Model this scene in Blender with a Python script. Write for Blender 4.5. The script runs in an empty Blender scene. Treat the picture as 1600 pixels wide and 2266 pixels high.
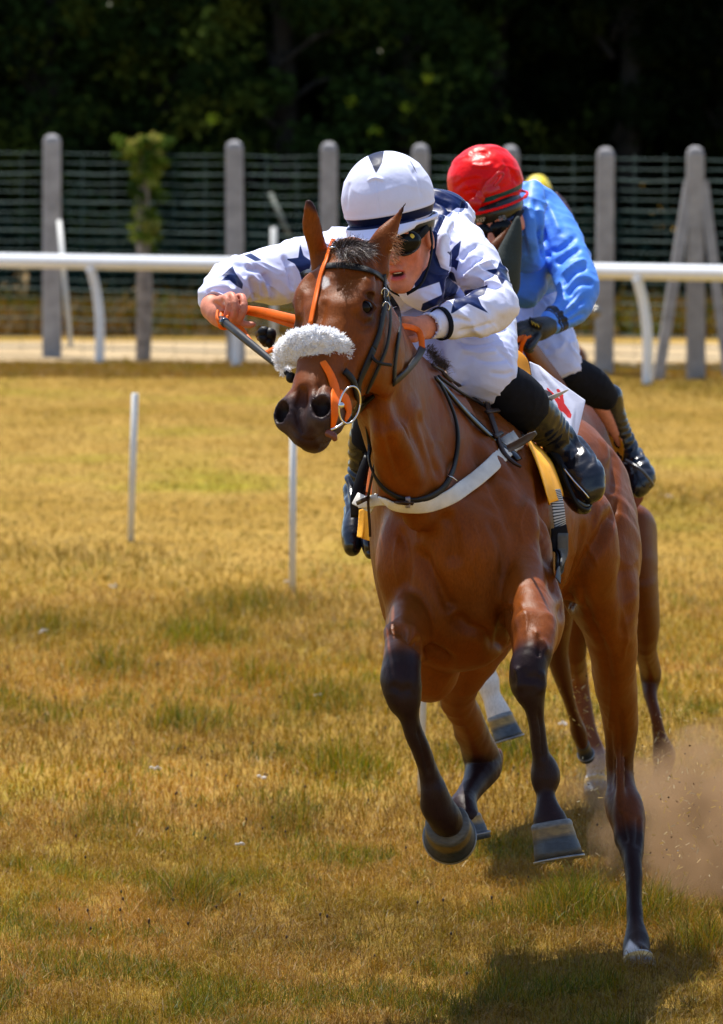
import bpy, math, random
import numpy as np
from mathutils import Vector
from mathutils.bvhtree import BVHTree

# ------------------------------------------------------------------ camera, world, sun, exposure
SC = bpy.context.scene
COL = SC.collection
FPX, HORIZON, MIDX, EYE = 14000.0, 370.0, 800.0, 2.2     # focal length in photo pixels, horizon row, middle column, camera height

cam_d = bpy.data.cameras.new('camera')
cam = bpy.data.objects.new('camera', cam_d)
COL.objects.link(cam)
cam.location = (0, 0, EYE)
cam.rotation_euler = (math.radians(90), 0, 0)
cam_d.sensor_fit = 'VERTICAL'
cam_d.sensor_height = 24.0
cam_d.lens = FPX / 2266.0 * 24.0
cam_d.shift_y = -(1133.0 - HORIZON) / 2266.0
cam_d.clip_start = 0.5
cam_d.clip_end = 2000.0
cam_d.dof.use_dof = True
cam_d.dof.focus_distance = 16.6
cam_d.dof.aperture_fstop = cam_d.lens / 1000.0 / 0.025
SC.camera = cam

SUN_EL, SUN_AZ = 67.0, -24.0          # degrees; azimuth measured from +Y (away from the camera) towards +X
world = bpy.data.worlds.new('World')
SC.world = world
world.use_nodes = True
wn = world.node_tree
wn.nodes.clear()
sky = wn.nodes.new('ShaderNodeTexSky')
sky.sky_type = 'NISHITA'
sky.sun_disc = False
sky.sun_elevation = math.radians(SUN_EL)
sky.sun_rotation = math.radians(SUN_AZ)
bg = wn.nodes.new('ShaderNodeBackground')
bg.inputs['Strength'].default_value = 0.125
wo = wn.nodes.new('ShaderNodeOutputWorld')
wn.links.new(sky.outputs[0], bg.inputs[0])
wn.links.new(bg.outputs[0], wo.inputs[0])
sd = bpy.data.lights.new('sun', 'SUN')
sd.energy = 4.7
sd.angle = math.radians(0.5)
sd.color = (1.0, 0.95, 0.86)
sun = bpy.data.objects.new('sun', sd)
COL.objects.link(sun)
_el, _az = math.radians(SUN_EL), math.radians(SUN_AZ)
SUNDIR = Vector((math.sin(_az) * math.cos(_el), math.cos(_az) * math.cos(_el), math.sin(_el)))
sun.rotation_euler = (-SUNDIR).to_track_quat('-Z', 'Y').to_euler()
sun.location = (5, 20, 12)
SC.view_settings.view_transform = 'Standard'
SC.view_settings.look = 'None'
SC.view_settings.gamma = 1.0
SC.view_settings.exposure = 0.76
SC.render.engine = 'CYCLES'
SC.cycles.max_bounces = 6
SC.cycles.transparent_max_bounces = 8
SC.cycles.volume_bounces = 1
SC.cycles.volume_step_rate = 2.0
SC.cycles.use_denoising = True

# ------------------------------------------------------------------ small maths
rng = np.random.default_rng(7)
random.seed(7)


def P(px, py, Y):
    "the point of the place that stands at distance Y and is seen at photo pixel (px, py)"
    return np.array([(px - MIDX) / FPX * Y, Y, EYE - (py - HORIZON) / FPX * Y])


def W(w, Y):
    return w * Y / FPX


def A3(*v):
    return np.array(v, dtype=float)


def unit(v):
    v = np.asarray(v, dtype=float)
    return v / (np.linalg.norm(v) + 1e-12)


def smooth(x, a, b):
    t = np.clip((x - a) / (b - a), 0, 1)
    return t * t * (3 - 2 * t)


_perm = rng.random((64, 64, 64)).astype(np.float32)


def vnoise(p):
    "value noise in 0..1 for an (n,3) array"
    p = np.asarray(p, dtype=np.float64)
    i = np.floor(p).astype(np.int64)
    f = p - i
    f = f * f * (3 - 2 * f)
    out = 0
    for dx in (0, 1):
        wx = f[:, 0] if dx else 1 - f[:, 0]
        for dy in (0, 1):
            wy = f[:, 1] if dy else 1 - f[:, 1]
            for dz in (0, 1):
                wz = f[:, 2] if dz else 1 - f[:, 2]
                out = out + wx * wy * wz * _perm[(i[:, 0] + dx) % 64, (i[:, 1] + dy) % 64, (i[:, 2] + dz) % 64]
    return out


def fbm(p, octaves=3):
    p = np.asarray(p, dtype=np.float64)
    s, a, t = 0, 0.5, 0
    for o in range(octaves):
        s = s + a * vnoise(p * 2 ** o + 17.3 * o)
        t += a
        a *= 0.5
    return s / t


# ------------------------------------------------------------------ signed-distance modelling (smoothly joined organic shapes)
class Field:
    def __init__(s, lo, hi, h):
        s.h = h
        s.lo = np.asarray(lo, dtype=np.float64)
        s.n = np.ceil((np.asarray(hi) - s.lo) / h).astype(int) + 1
        s.v = np.full(tuple(s.n), 1.0, dtype=np.float32)
        s.off = np.zeros(3)                      # added to every point given below

    def _grid(s, lo, hi):
        i0 = np.maximum(np.floor((lo - s.lo) / s.h).astype(int), 0)
        i1 = np.minimum(np.ceil((hi - s.lo) / s.h).astype(int) + 1, s.n)
        if np.any(i1 <= i0):
            return None, None
        sl = tuple(slice(a, b) for a, b in zip(i0, i1))
        ax = [(np.arange(a, b) * s.h + o).astype(np.float32) for a, b, o in zip(i0, i1, s.lo)]
        return sl, np.ix_(*ax)

    def put(s, lo, hi, fn, k, op):
        m = k + 3 * s.h
        sl, g = s._grid(np.asarray(lo) - m, np.asarray(hi) + m)
        if sl is None:
            return
        d = fn(*g)
        a = s.v[sl]
        if op == 'u':
            h = np.maximum(k - np.abs(a - d), 0) / k
            s.v[sl] = np.minimum(a, d) - h * h * k * 0.25
        elif op == 's':
            h = np.maximum(k - np.abs(a + d), 0) / k
            s.v[sl] = np.maximum(a, -d) + h * h * k * 0.25

    def ell(s, c, r, axes=None, k=0.02, op='u'):
        c = np.asarray(c, float) + s.off
        r = np.asarray(r, float) if np.ndim(r) else np.array([r, r, r], float)
        ax = np.eye(3) if axes is None else np.array([unit(v) for v in axes])
        ext = np.sqrt(((ax * r[:, None]) ** 2).sum(0))

        def fn(X, Y, Z):
            x, y, z = X - c[0], Y - c[1], Z - c[2]
            q = [(x * a[0] + y * a[1] + z * a[2]) for a in ax]
            k0 = np.sqrt(sum((qq / rr) ** 2 for qq, rr in zip(q, r)))
            k1 = np.sqrt(sum((qq / rr ** 2) ** 2 for qq, rr in zip(q, r))) + 1e-6
            return (k0 * (k0 - 1) / k1).astype(np.float32)
        s.put(c - ext, c + ext, fn, k, op)

    @staticmethod
    def _cone(p0, p1, r0, r1, u):
        p0, p1 = np.asarray(p0, float), np.asarray(p1, float)
        r0 = r0 if np.ndim(r0) else (r0, r0)
        r1 = r1 if np.ndim(r1) else (r1, r1)
        w = p1 - p0
        L = np.linalg.norm(w) + 1e-9
        w = w / L
        if u is None:
            u = np.cross(w, A3(0, 1, 0))
            if np.linalg.norm(u) < 0.25:
                u = A3(1, 0, 0)
        u = unit(u - np.dot(u, w) * w)
        v = np.cross(w, u)
        R = max(*r0, *r1)

        def fn(X, Y, Z):
            x, y, z = X - p0[0], Y - p0[1], Z - p0[2]
            t = x * w[0] + y * w[1] + z * w[2]
            tc = np.clip(t, 0, L)
            f = tc / L
            a = r0[0] + (r1[0] - r0[0]) * f
            b = r0[1] + (r1[1] - r0[1]) * f
            m = np.minimum(a, b)
            qu = x * u[0] + y * u[1] + z * u[2]
            qv = x * v[0] + y * v[1] + z * v[2]
            qw = t - tc
            k0 = np.sqrt((qu / a) ** 2 + (qv / b) ** 2 + (qw / m) ** 2)
            k1 = np.sqrt((qu / a ** 2) ** 2 + (qv / b ** 2) ** 2 + (qw / m ** 2) ** 2) + 1e-6
            return (k0 * (k0 - 1) / k1).astype(np.float32)
        return np.minimum(p0, p1) - R, np.maximum(p0, p1) + R, fn

    def cone(s, p0, p1, r0, r1, u=None, k=0.02, op='u'):
        "elliptical cone from p0 to p1, half axes r0=(a,b), r1=(a,b); a along u"
        lo, hi, fn = s._cone(np.asarray(p0) + s.off, np.asarray(p1) + s.off, r0, r1, u)
        s.put(lo, hi, fn, k, op)

    def chain(s, pts, k=0.02, u=None, op='u', us=None, fine=3):
        "pts: (point, half width, half depth); the stations are joined by one smooth sleeve"
        q = np.array([[*p, a, b] for p, a, b in pts], float)
        q[:, :3] += s.off
        if fine > 1 and len(q) > 2:
            q = spline(q, fine)
        parts = []
        for i in range(len(q) - 1):
            uu = u
            if us is not None:
                uu = us[min(int(i / fine), len(us) - 1)]
            parts.append(s._cone(q[i][:3], q[i + 1][:3], q[i][3:], q[i + 1][3:], uu))
        M = k + 3 * s.h
        lo = np.min([p[0] for p in parts], 0)
        hi = np.max([p[1] for p in parts], 0)
        sl, g = s._grid(lo - M, hi + M)
        if sl is None:
            return
        shp = s.v[sl].shape
        d = np.full(shp, 1.0, np.float32)
        base = np.array([x.start for x in sl])
        for plo, phi, fn in parts:
            s2, g2 = s._grid(plo - M, phi + M)
            if s2 is None:
                continue
            loc = tuple(slice(x.start - b, x.stop - b) for x, b in zip(s2, base))
            loc = tuple(slice(max(x.start, 0), min(x.stop, n)) for x, n in zip(loc, shp))
            g3 = [gg for gg in g2]
            ax = [(np.arange(x.start + b, x.stop + b) * s.h + o).astype(np.float32) for x, b, o in zip(loc, base, s.lo)]
            d[loc] = np.minimum(d[loc], fn(*np.ix_(*ax)))
        a = s.v[sl]
        if op == 'u':
            h = np.maximum(k - np.abs(a - d), 0) / k
            s.v[sl] = np.minimum(a, d) - h * h * k * 0.25
        else:
            h = np.maximum(k - np.abs(a + d), 0) / k
            s.v[sl] = np.maximum(a, -d) + h * h * k * 0.25

    def pchain(s, rows, k=0.02, u=None, op='u'):
        "rows: (px, py, Y, half width in photo pixels, half depth in metres)"
        s.chain([(P(x, y, Y), W(hw, Y), d) for x, y, Y, hw, d in rows], k=k, u=u, op=op)

    def cut(s, point, normal):
        "keeps the side the normal points away from"
        ax = [(np.arange(n) * s.h + o).astype(np.float32) for n, o in zip(s.n, s.lo)]
        X, Y, Z = np.ix_(*ax)
        n = unit(normal)
        d = (X - point[0]) * n[0] + (Y - point[1]) * n[1] + (Z - point[2]) * n[2]
        s.v = np.maximum(s.v, d.astype(np.float32))

    def mesh(s, relax=2):
        V, Q = surface_nets(s.v, s.lo, s.h)
        if relax and len(V):
            e = np.concatenate([Q[:, [0, 1]], Q[:, [1, 2]], Q[:, [2, 3]], Q[:, [3, 0]]])
            e = np.concatenate([e, e[:, ::-1]])
            cnt = np.bincount(e[:, 0], minlength=len(V))[:, None]
            for _ in range(relax):
                sm = np.stack([np.bincount(e[:, 0], weights=V[e[:, 1], c], minlength=len(V)) for c in range(3)], 1) / np.maximum(cnt, 1)
                V = V * 0.4 + sm * 0.6
        return V, Q


def surface_nets(v, lo, h):
    ins = v < 0
    c = None
    s = None
    for dx in (0, 1):
        for dy in (0, 1):
            for dz in (0, 1):
                q = ins[dx:ins.shape[0] - 1 + dx, dy:ins.shape[1] - 1 + dy, dz:ins.shape[2] - 1 + dz]
                if c is None:
                    c, s = q.copy(), q.copy()
                else:
                    c &= q
                    s |= q
    act = s & ~c
    idx = np.argwhere(act)
    vid = np.full(act.shape, -1, dtype=np.int64)
    vid[act] = np.arange(len(idx))
    corners = [(x, y, z) for x in (0, 1) for y in (0, 1) for z in (0, 1)]
    val = np.stack([v[idx[:, 0] + x, idx[:, 1] + y, idx[:, 2] + z] for x, y, z in corners], 1).astype(np.float64)
    acc = np.zeros((len(idx), 3))
    cnt = np.zeros(len(idx))
    for i in range(8):
        for j in range(i + 1, 8):
            a, b = np.array(corners[i]), np.array(corners[j])
            if np.abs(a - b).sum() != 1:
                continue
            va, vb = val[:, i], val[:, j]
            m = (va < 0) != (vb < 0)
            t = np.where(m, va / np.where(m, va - vb, 1), 0)
            acc += np.where(m[:, None], a + t[:, None] * (b - a), 0)
            cnt += m
    V = (idx + acc / cnt[:, None]) * h + lo
    quads = []
    for axis in range(3):
        n = list(ins.shape)
        A = [slice(None)] * 3
        B = [slice(None)] * 3
        A[axis] = slice(0, n[axis] - 1)
        B[axis] = slice(1, n[axis])
        a, b = ins[tuple(A)], ins[tuple(B)]
        e = np.argwhere(a != b)
        o1, o2 = [(1, 2), (2, 0), (0, 1)][axis]
        ok = (e[:, o1] > 0) & (e[:, o2] > 0) & (e[:, o1] < n[o1] - 1) & (e[:, o2] < n[o2] - 1)
        e = e[ok]
        flip = ~a[tuple(e.T)]

        def cell(d1, d2):
            q = e.copy()
            q[:, o1] -= d1
            q[:, o2] -= d2
            return vid[tuple(q.T)]
        q = np.stack([cell(1, 1), cell(0, 1), cell(0, 0), cell(1, 0)], 1)
        q[flip] = q[flip][:, ::-1]
        quads.append(q)
    return V, np.concatenate(quads)


def normals(V, Q):
    T = Q[:, :3] if Q.shape[1] == 3 else Q
    a, b, c = V[T[:, 0]], V[T[:, 1]], V[T[:, 2]]
    d = V[T[:, -1]]
    fn = np.cross(c - a, d - b) if Q.shape[1] == 4 else np.cross(b - a, c - a)
    N = np.zeros_like(V)
    for k in range(Q.shape[1]):
        for ax in range(3):
            N[:, ax] += np.bincount(Q[:, k], weights=fn[:, ax], minlength=len(V))
    return N / (np.linalg.norm(N, axis=1, keepdims=True) + 1e-12)


# ------------------------------------------------------------------ meshes and objects
def tag(o, label=None, cat=None, group=None, kind=None):
    if label:
        o['label'] = label
    if cat:
        o['category'] = cat
    if group:
        o['group'] = group
    if kind:
        o['kind'] = kind
    return o


def empty(name, loc, **kw):
    o = bpy.data.objects.new(name, None)
    COL.objects.link(o)
    o.location = tuple(float(c) for c in loc)
    o.empty_display_size = 0.1
    return tag(o, **kw)


def mesh_obj(name, V, Fc, m, parent=None, flat=False, attrs=None, uv=None, mats=None, midx=None):
    V = np.asarray(V, dtype=np.float64)
    me = bpy.data.meshes.new(name)
    origin = np.zeros(3)
    if isinstance(Fc, np.ndarray):
        n, w = Fc.shape
        me.vertices.add(len(V))
        me.loops.add(n * w)
        me.polygons.add(n)
        if parent is None:
            origin = np.array([V[:, 0].mean(), V[:, 1].mean(), V[:, 2].min()])
        me.vertices.foreach_set('co', (V - origin).astype(np.float32).ravel())
        me.loops.foreach_set('vertex_index', Fc.astype(np.int32).ravel())
        me.polygons.foreach_set('loop_start', np.arange(0, n * w, w, dtype=np.int32))
        me.polygons.foreach_set('loop_total', np.full(n, w, dtype=np.int32))
        me.update(calc_edges=True)
    else:
        if parent is None and len(V):
            origin = np.array([V[:, 0].mean(), V[:, 1].mean(), V[:, 2].min()])
        me.from_pydata([tuple(v) for v in (V - origin)], [], [tuple(int(i) for i in f) for f in Fc])
    if mats:
        for mm in mats:
            me.materials.append(mm)
        if midx is not None:
            me.polygons.foreach_set('material_index', np.asarray(midx, dtype=np.int32))
    elif m is not None:
        me.materials.append(m)
    me.polygons.foreach_set('use_smooth', np.full(len(me.polygons), not flat))
    for key, arr in (attrs or {}).items():
        arr = np.asarray(arr)
        if arr.ndim == 2:
            at = me.color_attributes.new(key, 'FLOAT_COLOR', 'POINT')
            c = np.ones((len(V), 4), dtype=np.float32)
            c[:, :3] = arr
            at.data.foreach_set('color', c.ravel())
        else:
            at = me.attributes.new(key, 'FLOAT', 'POINT')
            at.data.foreach_set('value', arr.astype(np.float32))
    me.update()
    o = bpy.data.objects.new(name, me)
    COL.objects.link(o)
    if parent is not None:
        o.parent = parent
        pw = np.zeros(3)
        q = parent
        while q is not None:
            pw += np.array(q.location)
            q = q.parent
        o.location = tuple(-pw)
    else:
        o.location = tuple(origin)
    return o


class MB:
    "collects several shapes into one mesh"
    def __init__(s):
        s.v, s.f, s.n = [], [], 0

    def add(s, V, Fc):
        s.v.append(np.asarray(V, float).reshape(-1, 3))
        s.f += [tuple(int(i) + s.n for i in f) for f in Fc]
        s.n += len(s.v[-1])
        return s

    def build(s, name, m, parent=None, flat=False, attrs=None):
        return mesh_obj(name, np.concatenate(s.v), s.f, m, parent, flat, attrs)

    def tube(s, pts, r, sides=8, flat=1.0, up=None, caps=True):
        s.add(*tube_vf(pts, r, sides, flat, up, caps))
        return s

    def box(s, c, half, axes=None):
        c = np.asarray(c, float)
        ax = np.eye(3) if axes is None else np.array([unit(a) for a in axes])
        v = [c + ax[0] * half[0] * i + ax[1] * half[1] * j + ax[2] * half[2] * k for i in (-1, 1) for j in (-1, 1) for k in (-1, 1)]
        s.add(v, [(0, 1, 3, 2), (4, 6, 7, 5), (0, 4, 5, 1), (2, 3, 7, 6), (0, 2, 6, 4), (1, 5, 7, 3)])
        return s


def spline(pts, n=8):
    "catmull-rom through the points"
    p = np.asarray(pts, float)
    if len(p) < 3:
        return np.array([p[0] + (p[-1] - p[0]) * t for t in np.linspace(0, 1, n + 1)])
    q = np.vstack([2 * p[0] - p[1], p, 2 * p[-1] - p[-2]])
    out = []
    for i in range(1, len(q) - 2):
        for t in np.linspace(0, 1, n, endpoint=False):
            a, b, c, d = q[i - 1], q[i], q[i + 1], q[i + 2]
            out.append(0.5 * ((2 * b) + (c - a) * t + (2 * a - 5 * b + 4 * c - d) * t ** 2 + (3 * b - a - 3 * c + d) * t ** 3))
    out.append(q[-2])
    return np.array(out)


def tube_vf(pts, r, sides=8, flat=1.0, up=None, caps=True):
    p = np.asarray(pts, float)
    n = len(p)
    r = np.full(n, r) if np.ndim(r) == 0 else np.interp(np.linspace(0, 1, n), np.linspace(0, 1, len(r)), r)
    t = np.gradient(p, axis=0)
    t /= np.linalg.norm(t, axis=1, keepdims=True) + 1e-12
    V = []
    prev = None
    for i in range(n):
        if up is not None:
            uu = up[i] if np.ndim(up) == 2 else up
            u = np.asarray(uu, float) - np.dot(uu, t[i]) * t[i]
        else:
            u = prev - np.dot(prev, t[i]) * t[i] if prev is not None else np.cross(t[i], A3(0, 1, 0.3))
        u = unit(u)
        prev = u
        w = np.cross(t[i], u)
        for k in range(sides):
            a = 2 * math.pi * (k + 0.5) / sides
            V.append(p[i] + r[i] * (math.cos(a) * w + math.sin(a) * flat * u))
    Fc = []
    for i in range(n - 1):
        for k in range(sides):
            a, b = i * sides + k, i * sides + (k + 1) % sides
            Fc.append((a, b, b + sides, a + sides))
    if caps:
        Fc.append(tuple(range(sides))[::-1])
        Fc.append(tuple((n - 1) * sides + k for k in range(sides)))
    return V, Fc


def ribbon_vf(pts, nrm, width, thick):
    "a flat strap: swept rounded rectangle; width and thick are full sizes, width may be a list"
    p = np.asarray(pts, float)
    n = len(p)
    nrm = np.asarray(nrm, float)
    if nrm.ndim == 1:
        nrm = np.tile(nrm, (n, 1))
    wd = np.full(n, width) if np.ndim(width) == 0 else np.interp(np.linspace(0, 1, n), np.linspace(0, 1, len(width)), width)
    t = np.gradient(p, axis=0)
    t /= np.linalg.norm(t, axis=1, keepdims=True) + 1e-12
    prof = [(-.5, -.5), (-.5, .2), (-.42, .5), (.42, .5), (.5, .2), (.5, -.5)]
    V = []
    for i in range(n):
        s = unit(np.cross(t[i], nrm[i]))
        u = unit(np.cross(s, t[i]))
        for a, b in prof:
            V.append(p[i] + s * a * wd[i] + u * (b + .5) * thick)
    m = len(prof)
    Fc = []
    for i in range(n - 1):
        for k in range(m):
            a, b = i * m + k, i * m + (k + 1) % m
            Fc.append((a, a + m, b + m, b))
    Fc.append(tuple(range(m)))
    Fc.append(tuple((n - 1) * m + k for k in range(m))[::-1])
    return V, Fc


class Surf:
    "ray casts from the viewpoint of the photograph onto a built surface, to lay straps on it"
    def __init__(s, *vq):
        V, Q, n = [], [], 0
        for v, q in vq:
            V.append(v)
            Q += [tuple(int(i) + n for i in f) for f in q]
            n += len(v)
        s.t = BVHTree.FromPolygons([tuple(v) for v in np.concatenate(V)], Q)

    def at(s, px, py, Yd=16.5):
        o = Vector((0, 0, EYE))
        d = (Vector(P(px, py, 10.0)) - o).normalized()
        h = s.t.ray_cast(o, d)
        if h[0] is None:
            return P(px, py, Yd), A3(0, -1, 0.2)
        nn = np.array(h[1])
        return np.array(h[0]), nn

    def near(s, p):
        h = s.t.find_nearest(Vector(p))
        return np.array(h[0]), np.array(h[1])

    def path(s, rows, off=0.004, n=6, Yd=16.5):
        "rows: (px,py) laid on the surface or (px,py,Y) in the air -> points, normals"
        if all(len(r) == 2 for r in rows):
            pl = spline([(*r, 0) for r in rows], max(n, 6))
            hits = [s.at(q[0], q[1], Yd) for q in pl]
            p = np.array([h[0] for h in hits])
            q = np.array([h[1] for h in hits])
            # drop stray hits, then relax
            for _ in range(3):
                m = p.copy()
                m[1:-1] = (p[:-2] + p[2:]) / 2
                bad = np.linalg.norm(p - m, axis=1) > .02
                p[bad] = m[bad]
            for _ in range(2):
                p[1:-1] = (p[:-2] + 2 * p[1:-1] + p[2:]) / 4
                q[1:-1] = (q[:-2] + q[1:-1] + q[2:]) / 3
            q = q / (np.linalg.norm(q, axis=1, keepdims=True) + 1e-9)
            return p + q * off, q
        pts, nm = [], []
        for r in rows:
            if len(r) == 2:
                a, b = s.at(r[0], r[1], Yd)
            else:
                a, b = P(*r), A3(0, -1, 0.1)
            pts.append(a)
            nm.append(b)
        p = spline(pts, n)
        q = spline(nm, n)
        q = q / (np.linalg.norm(q, axis=1, keepdims=True) + 1e-9)
        return p + q * off, q


def strap(mb, surf, rows, width, thick=0.004, off=0.002, n=6, Yd=16.5):
    p, q = surf.path(rows, off, n, Yd)
    mb.add(*ribbon_vf(p, q, width, thick))
    return mb


def lathe_vf(prof, c, axis, sides=24, ref=(0, 1, 0.01)):
    axis = unit(axis)
    u = unit(np.cross(axis, ref))
    w = np.cross(axis, u)
    V, Fc = [], []
    for r, h in prof:
        for k in range(sides):
            a = 2 * math.pi * k / sides
            V.append(np.asarray(c) + axis * h + r * (math.cos(a) * u + math.sin(a) * w))
    for i in range(len(prof) - 1):
        for k in range(sides):
            a, b = i * sides + k, i * sides + (k + 1) % sides
            Fc.append((a, b, b + sides, a + sides))
    Fc.append(tuple(range(sides))[::-1])
    Fc.append(tuple((len(prof) - 1) * sides + k for k in range(sides)))
    return V, Fc


def ball_vf(c, r, axes=None, seg=20, rings=12):
    c = np.asarray(c, float)
    r = np.array([r, r, r]) if np.ndim(r) == 0 else np.asarray(r)
    ax = np.eye(3) if axes is None else np.array([unit(a) for a in axes])
    V, Fc = [], []
    for i in range(rings + 1):
        th = math.pi * i / rings
        for k in range(seg):
            a = 2 * math.pi * k / seg
            q = np.array([math.sin(th) * math.cos(a), math.sin(th) * math.sin(a), math.cos(th)]) * r
            V.append(c + q @ ax)
    for i in range(rings):
        for k in range(seg):
            a, b = i * seg + k, i * seg + (k + 1) % seg
            Fc.append((a, a + seg, b + seg, b))
    return V, Fc


# ------------------------------------------------------------------ materials
MATS = {}


def mat(name, col=(.5, .5, .5), rough=.5, metal=0., attr=None, noise=0., nscale=20., bump=0., bscale=120., bdist=.002,
        coat=0., sheen=0., spec=.5, sss=0., trans=0., stretch=None, mask=None, mcol=None, rvar=0., detail=4., bump2=None, aniso=None):
    if name in MATS:
        return MATS[name]
    m = bpy.data.materials.new(name)
    m.use_nodes = True
    nt = m.node_tree
    b = nt.nodes['Principled BSDF']
    L = nt.links.new
    N = nt.nodes.new
    b.inputs['Roughness'].default_value = rough
    b.inputs['Metallic'].default_value = metal
    b.inputs['Specular IOR Level'].default_value = spec
    if coat:
        b.inputs['Coat Weight'].default_value = coat
        b.inputs['Coat Roughness'].default_value = .08
    if sheen:
        b.inputs['Sheen Weight'].default_value = sheen
        b.inputs['Sheen Roughness'].default_value = .4
    if sss:
        b.inputs['Subsurface Weight'].default_value = sss
        b.inputs['Subsurface Radius'].default_value = (.02, .008, .004)
        b.inputs['Subsurface Scale'].default_value = .5
    if trans:
        b.inputs['Transmission Weight'].default_value = trans
    tc = N('ShaderNodeTexCoord')
    mp = N('ShaderNodeMapping')
    L(tc.outputs['Object'], mp.inputs[0])
    if stretch:
        mp.inputs['Scale'].default_value = stretch
    if attr:
        a = N('ShaderNodeAttribute')
        a.attribute_name = attr
        c_out = a.outputs['Color']
    else:
        rgb = N('ShaderNodeRGB')
        rgb.outputs[0].default_value = (*col, 1)
        c_out = rgb.outputs[0]
    if mask:
        a = N('ShaderNodeAttribute')
        a.attribute_name = mask
        mr = N('ShaderNodeMapRange')
        mr.inputs['From Min'].default_value = -.0008
        mr.inputs['From Max'].default_value = .0008
        L(a.outputs['Fac'], mr.inputs['Value'])
        mx = N('ShaderNodeMix')
        mx.data_type = 'RGBA'
        L(mr.outputs[0], mx.inputs['Factor'])
        L(c_out, mx.inputs['A'])
        mx.inputs['B'].default_value = (*mcol, 1)
        c_out = mx.outputs['Result']
    if noise:
        nz = N('ShaderNodeTexNoise')
        nz.inputs['Scale'].default_value = nscale
        nz.inputs['Detail'].default_value = detail
        nz.inputs['Roughness'].default_value = .6
        L(mp.outputs[0], nz.inputs['Vector'])
        mr = N('ShaderNodeMapRange')
        mr.inputs['From Min'].default_value = .3
        mr.inputs['From Max'].default_value = .7
        mr.inputs['To Min'].default_value = 1 - noise
        mr.inputs['To Max'].default_value = 1 + noise
        L(nz.outputs['Fac'], mr.inputs['Value'])
        vm = N('ShaderNodeVectorMath')
        vm.operation = 'SCALE'
        L(c_out, vm.inputs[0])
        L(mr.outputs[0], vm.inputs['Scale'])
        c_out = vm.outputs[0]
        if rvar:
            m2 = N('ShaderNodeMapRange')
            m2.inputs['From Min'].default_value = .3
            m2.inputs['From Max'].default_value = .7
            m2.inputs['To Min'].default_value = rough - rvar
            m2.inputs['To Max'].default_value = rough + rvar
            L(nz.outputs['Fac'], m2.inputs['Value'])
            L(m2.outputs[0], b.inputs['Roughness'])
    L(c_out, b.inputs['Base Color'])
    if bump:
        nz = N('ShaderNodeTexNoise')
        nz.inputs['Scale'].default_value = bscale
        nz.inputs['Detail'].default_value = 5.
        L(mp.outputs[0], nz.inputs['Vector'])
        bp = N('ShaderNodeBump')
        bp.inputs['Strength'].default_value = bump
        bp.inputs['Distance'].default_value = bdist
        L(nz.outputs['Fac'], bp.inputs['Height'])
        if bump2:
            n2 = N('ShaderNodeTexNoise')
            n2.inputs['Scale'].default_value = bump2[0]
            n2.inputs['Detail'].default_value = 3.
            L(mp.outputs[0], n2.inputs['Vector'])
            b2 = N('ShaderNodeBump')
            b2.inputs['Strength'].default_value = bump2[1]
            b2.inputs['Distance'].default_value = bump2[2]
            L(n2.outputs['Fac'], b2.inputs['Height'])
            L(b2.outputs[0], bp.inputs['Normal'])
        L(bp.outputs[0], b.inputs['Normal'])
    MATS[name] = m
    return m


def C(r, g, b):
    "sRGB 0..255 to linear"
    return tuple(((c / 255) / 12.92 if c / 255 <= .04045 else ((c / 255 + .055) / 1.055) ** 2.4) for c in (r, g, b))


M_LEATHER = mat('dark_leather', (.008, .008, .010), .5, noise=.3, bump=.25, bscale=300, spec=.22)
M_BROWNLEATHER = mat('brown_leather', (.028, .013, .009), .5, noise=.3, bump=.25, bscale=300, spec=.25)
M_ORANGE = mat('orange_leather', (.78, .13, .004), .5, noise=.2, bump=.2, bscale=250, spec=.15)
M_STEEL = mat('steel', (.62, .62, .63), .18, 1.0, noise=.1)
M_WHITEWEB = mat('white_webbing', (.62, .59, .55), .6, noise=.16, nscale=18, bump=.4, bscale=260)
M_HOOF = mat('hoof_horn', attr='col', rough=.55, noise=.35, nscale=45, bump=.5, bscale=90, stretch=(1, 1, 3))
M_EYE = mat('glossy_eye', (.007, .0035, .0025), .14, spec=.12)
M_PATENT = mat('patent_leather', (.005, .006, .013), .24, coat=.15, noise=.3, bump=.3, bscale=28, bdist=.008)
# ------------------------------------------------------------------ ground
def nodes(name):
    m = bpy.data.materials.new(name)
    m.use_nodes = True
    return m, m.node_tree, m.node_tree.nodes['Principled BSDF']


def ramp(nt, fac, stops):
    r = nt.nodes.new('ShaderNodeValToRGB')
    while len(r.color_ramp.elements) < len(stops):
        r.color_ramp.elements.new(.5)
    for e, (p, c) in zip(r.color_ramp.elements, stops):
        e.position = p
        e.color = (*c, 1)
    nt.links.new(fac, r.inputs[0])
    return r.outputs[0]


def noise_node(nt, vec, scale, detail=4, rough=.55):
    n = nt.nodes.new('ShaderNodeTexNoise')
    n.inputs['Scale'].default_value = scale
    n.inputs['Detail'].default_value = detail
    n.inputs['Roughness'].default_value = rough
    nt.links.new(vec, n.inputs['Vector'])
    return n.outputs['Fac']


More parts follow.
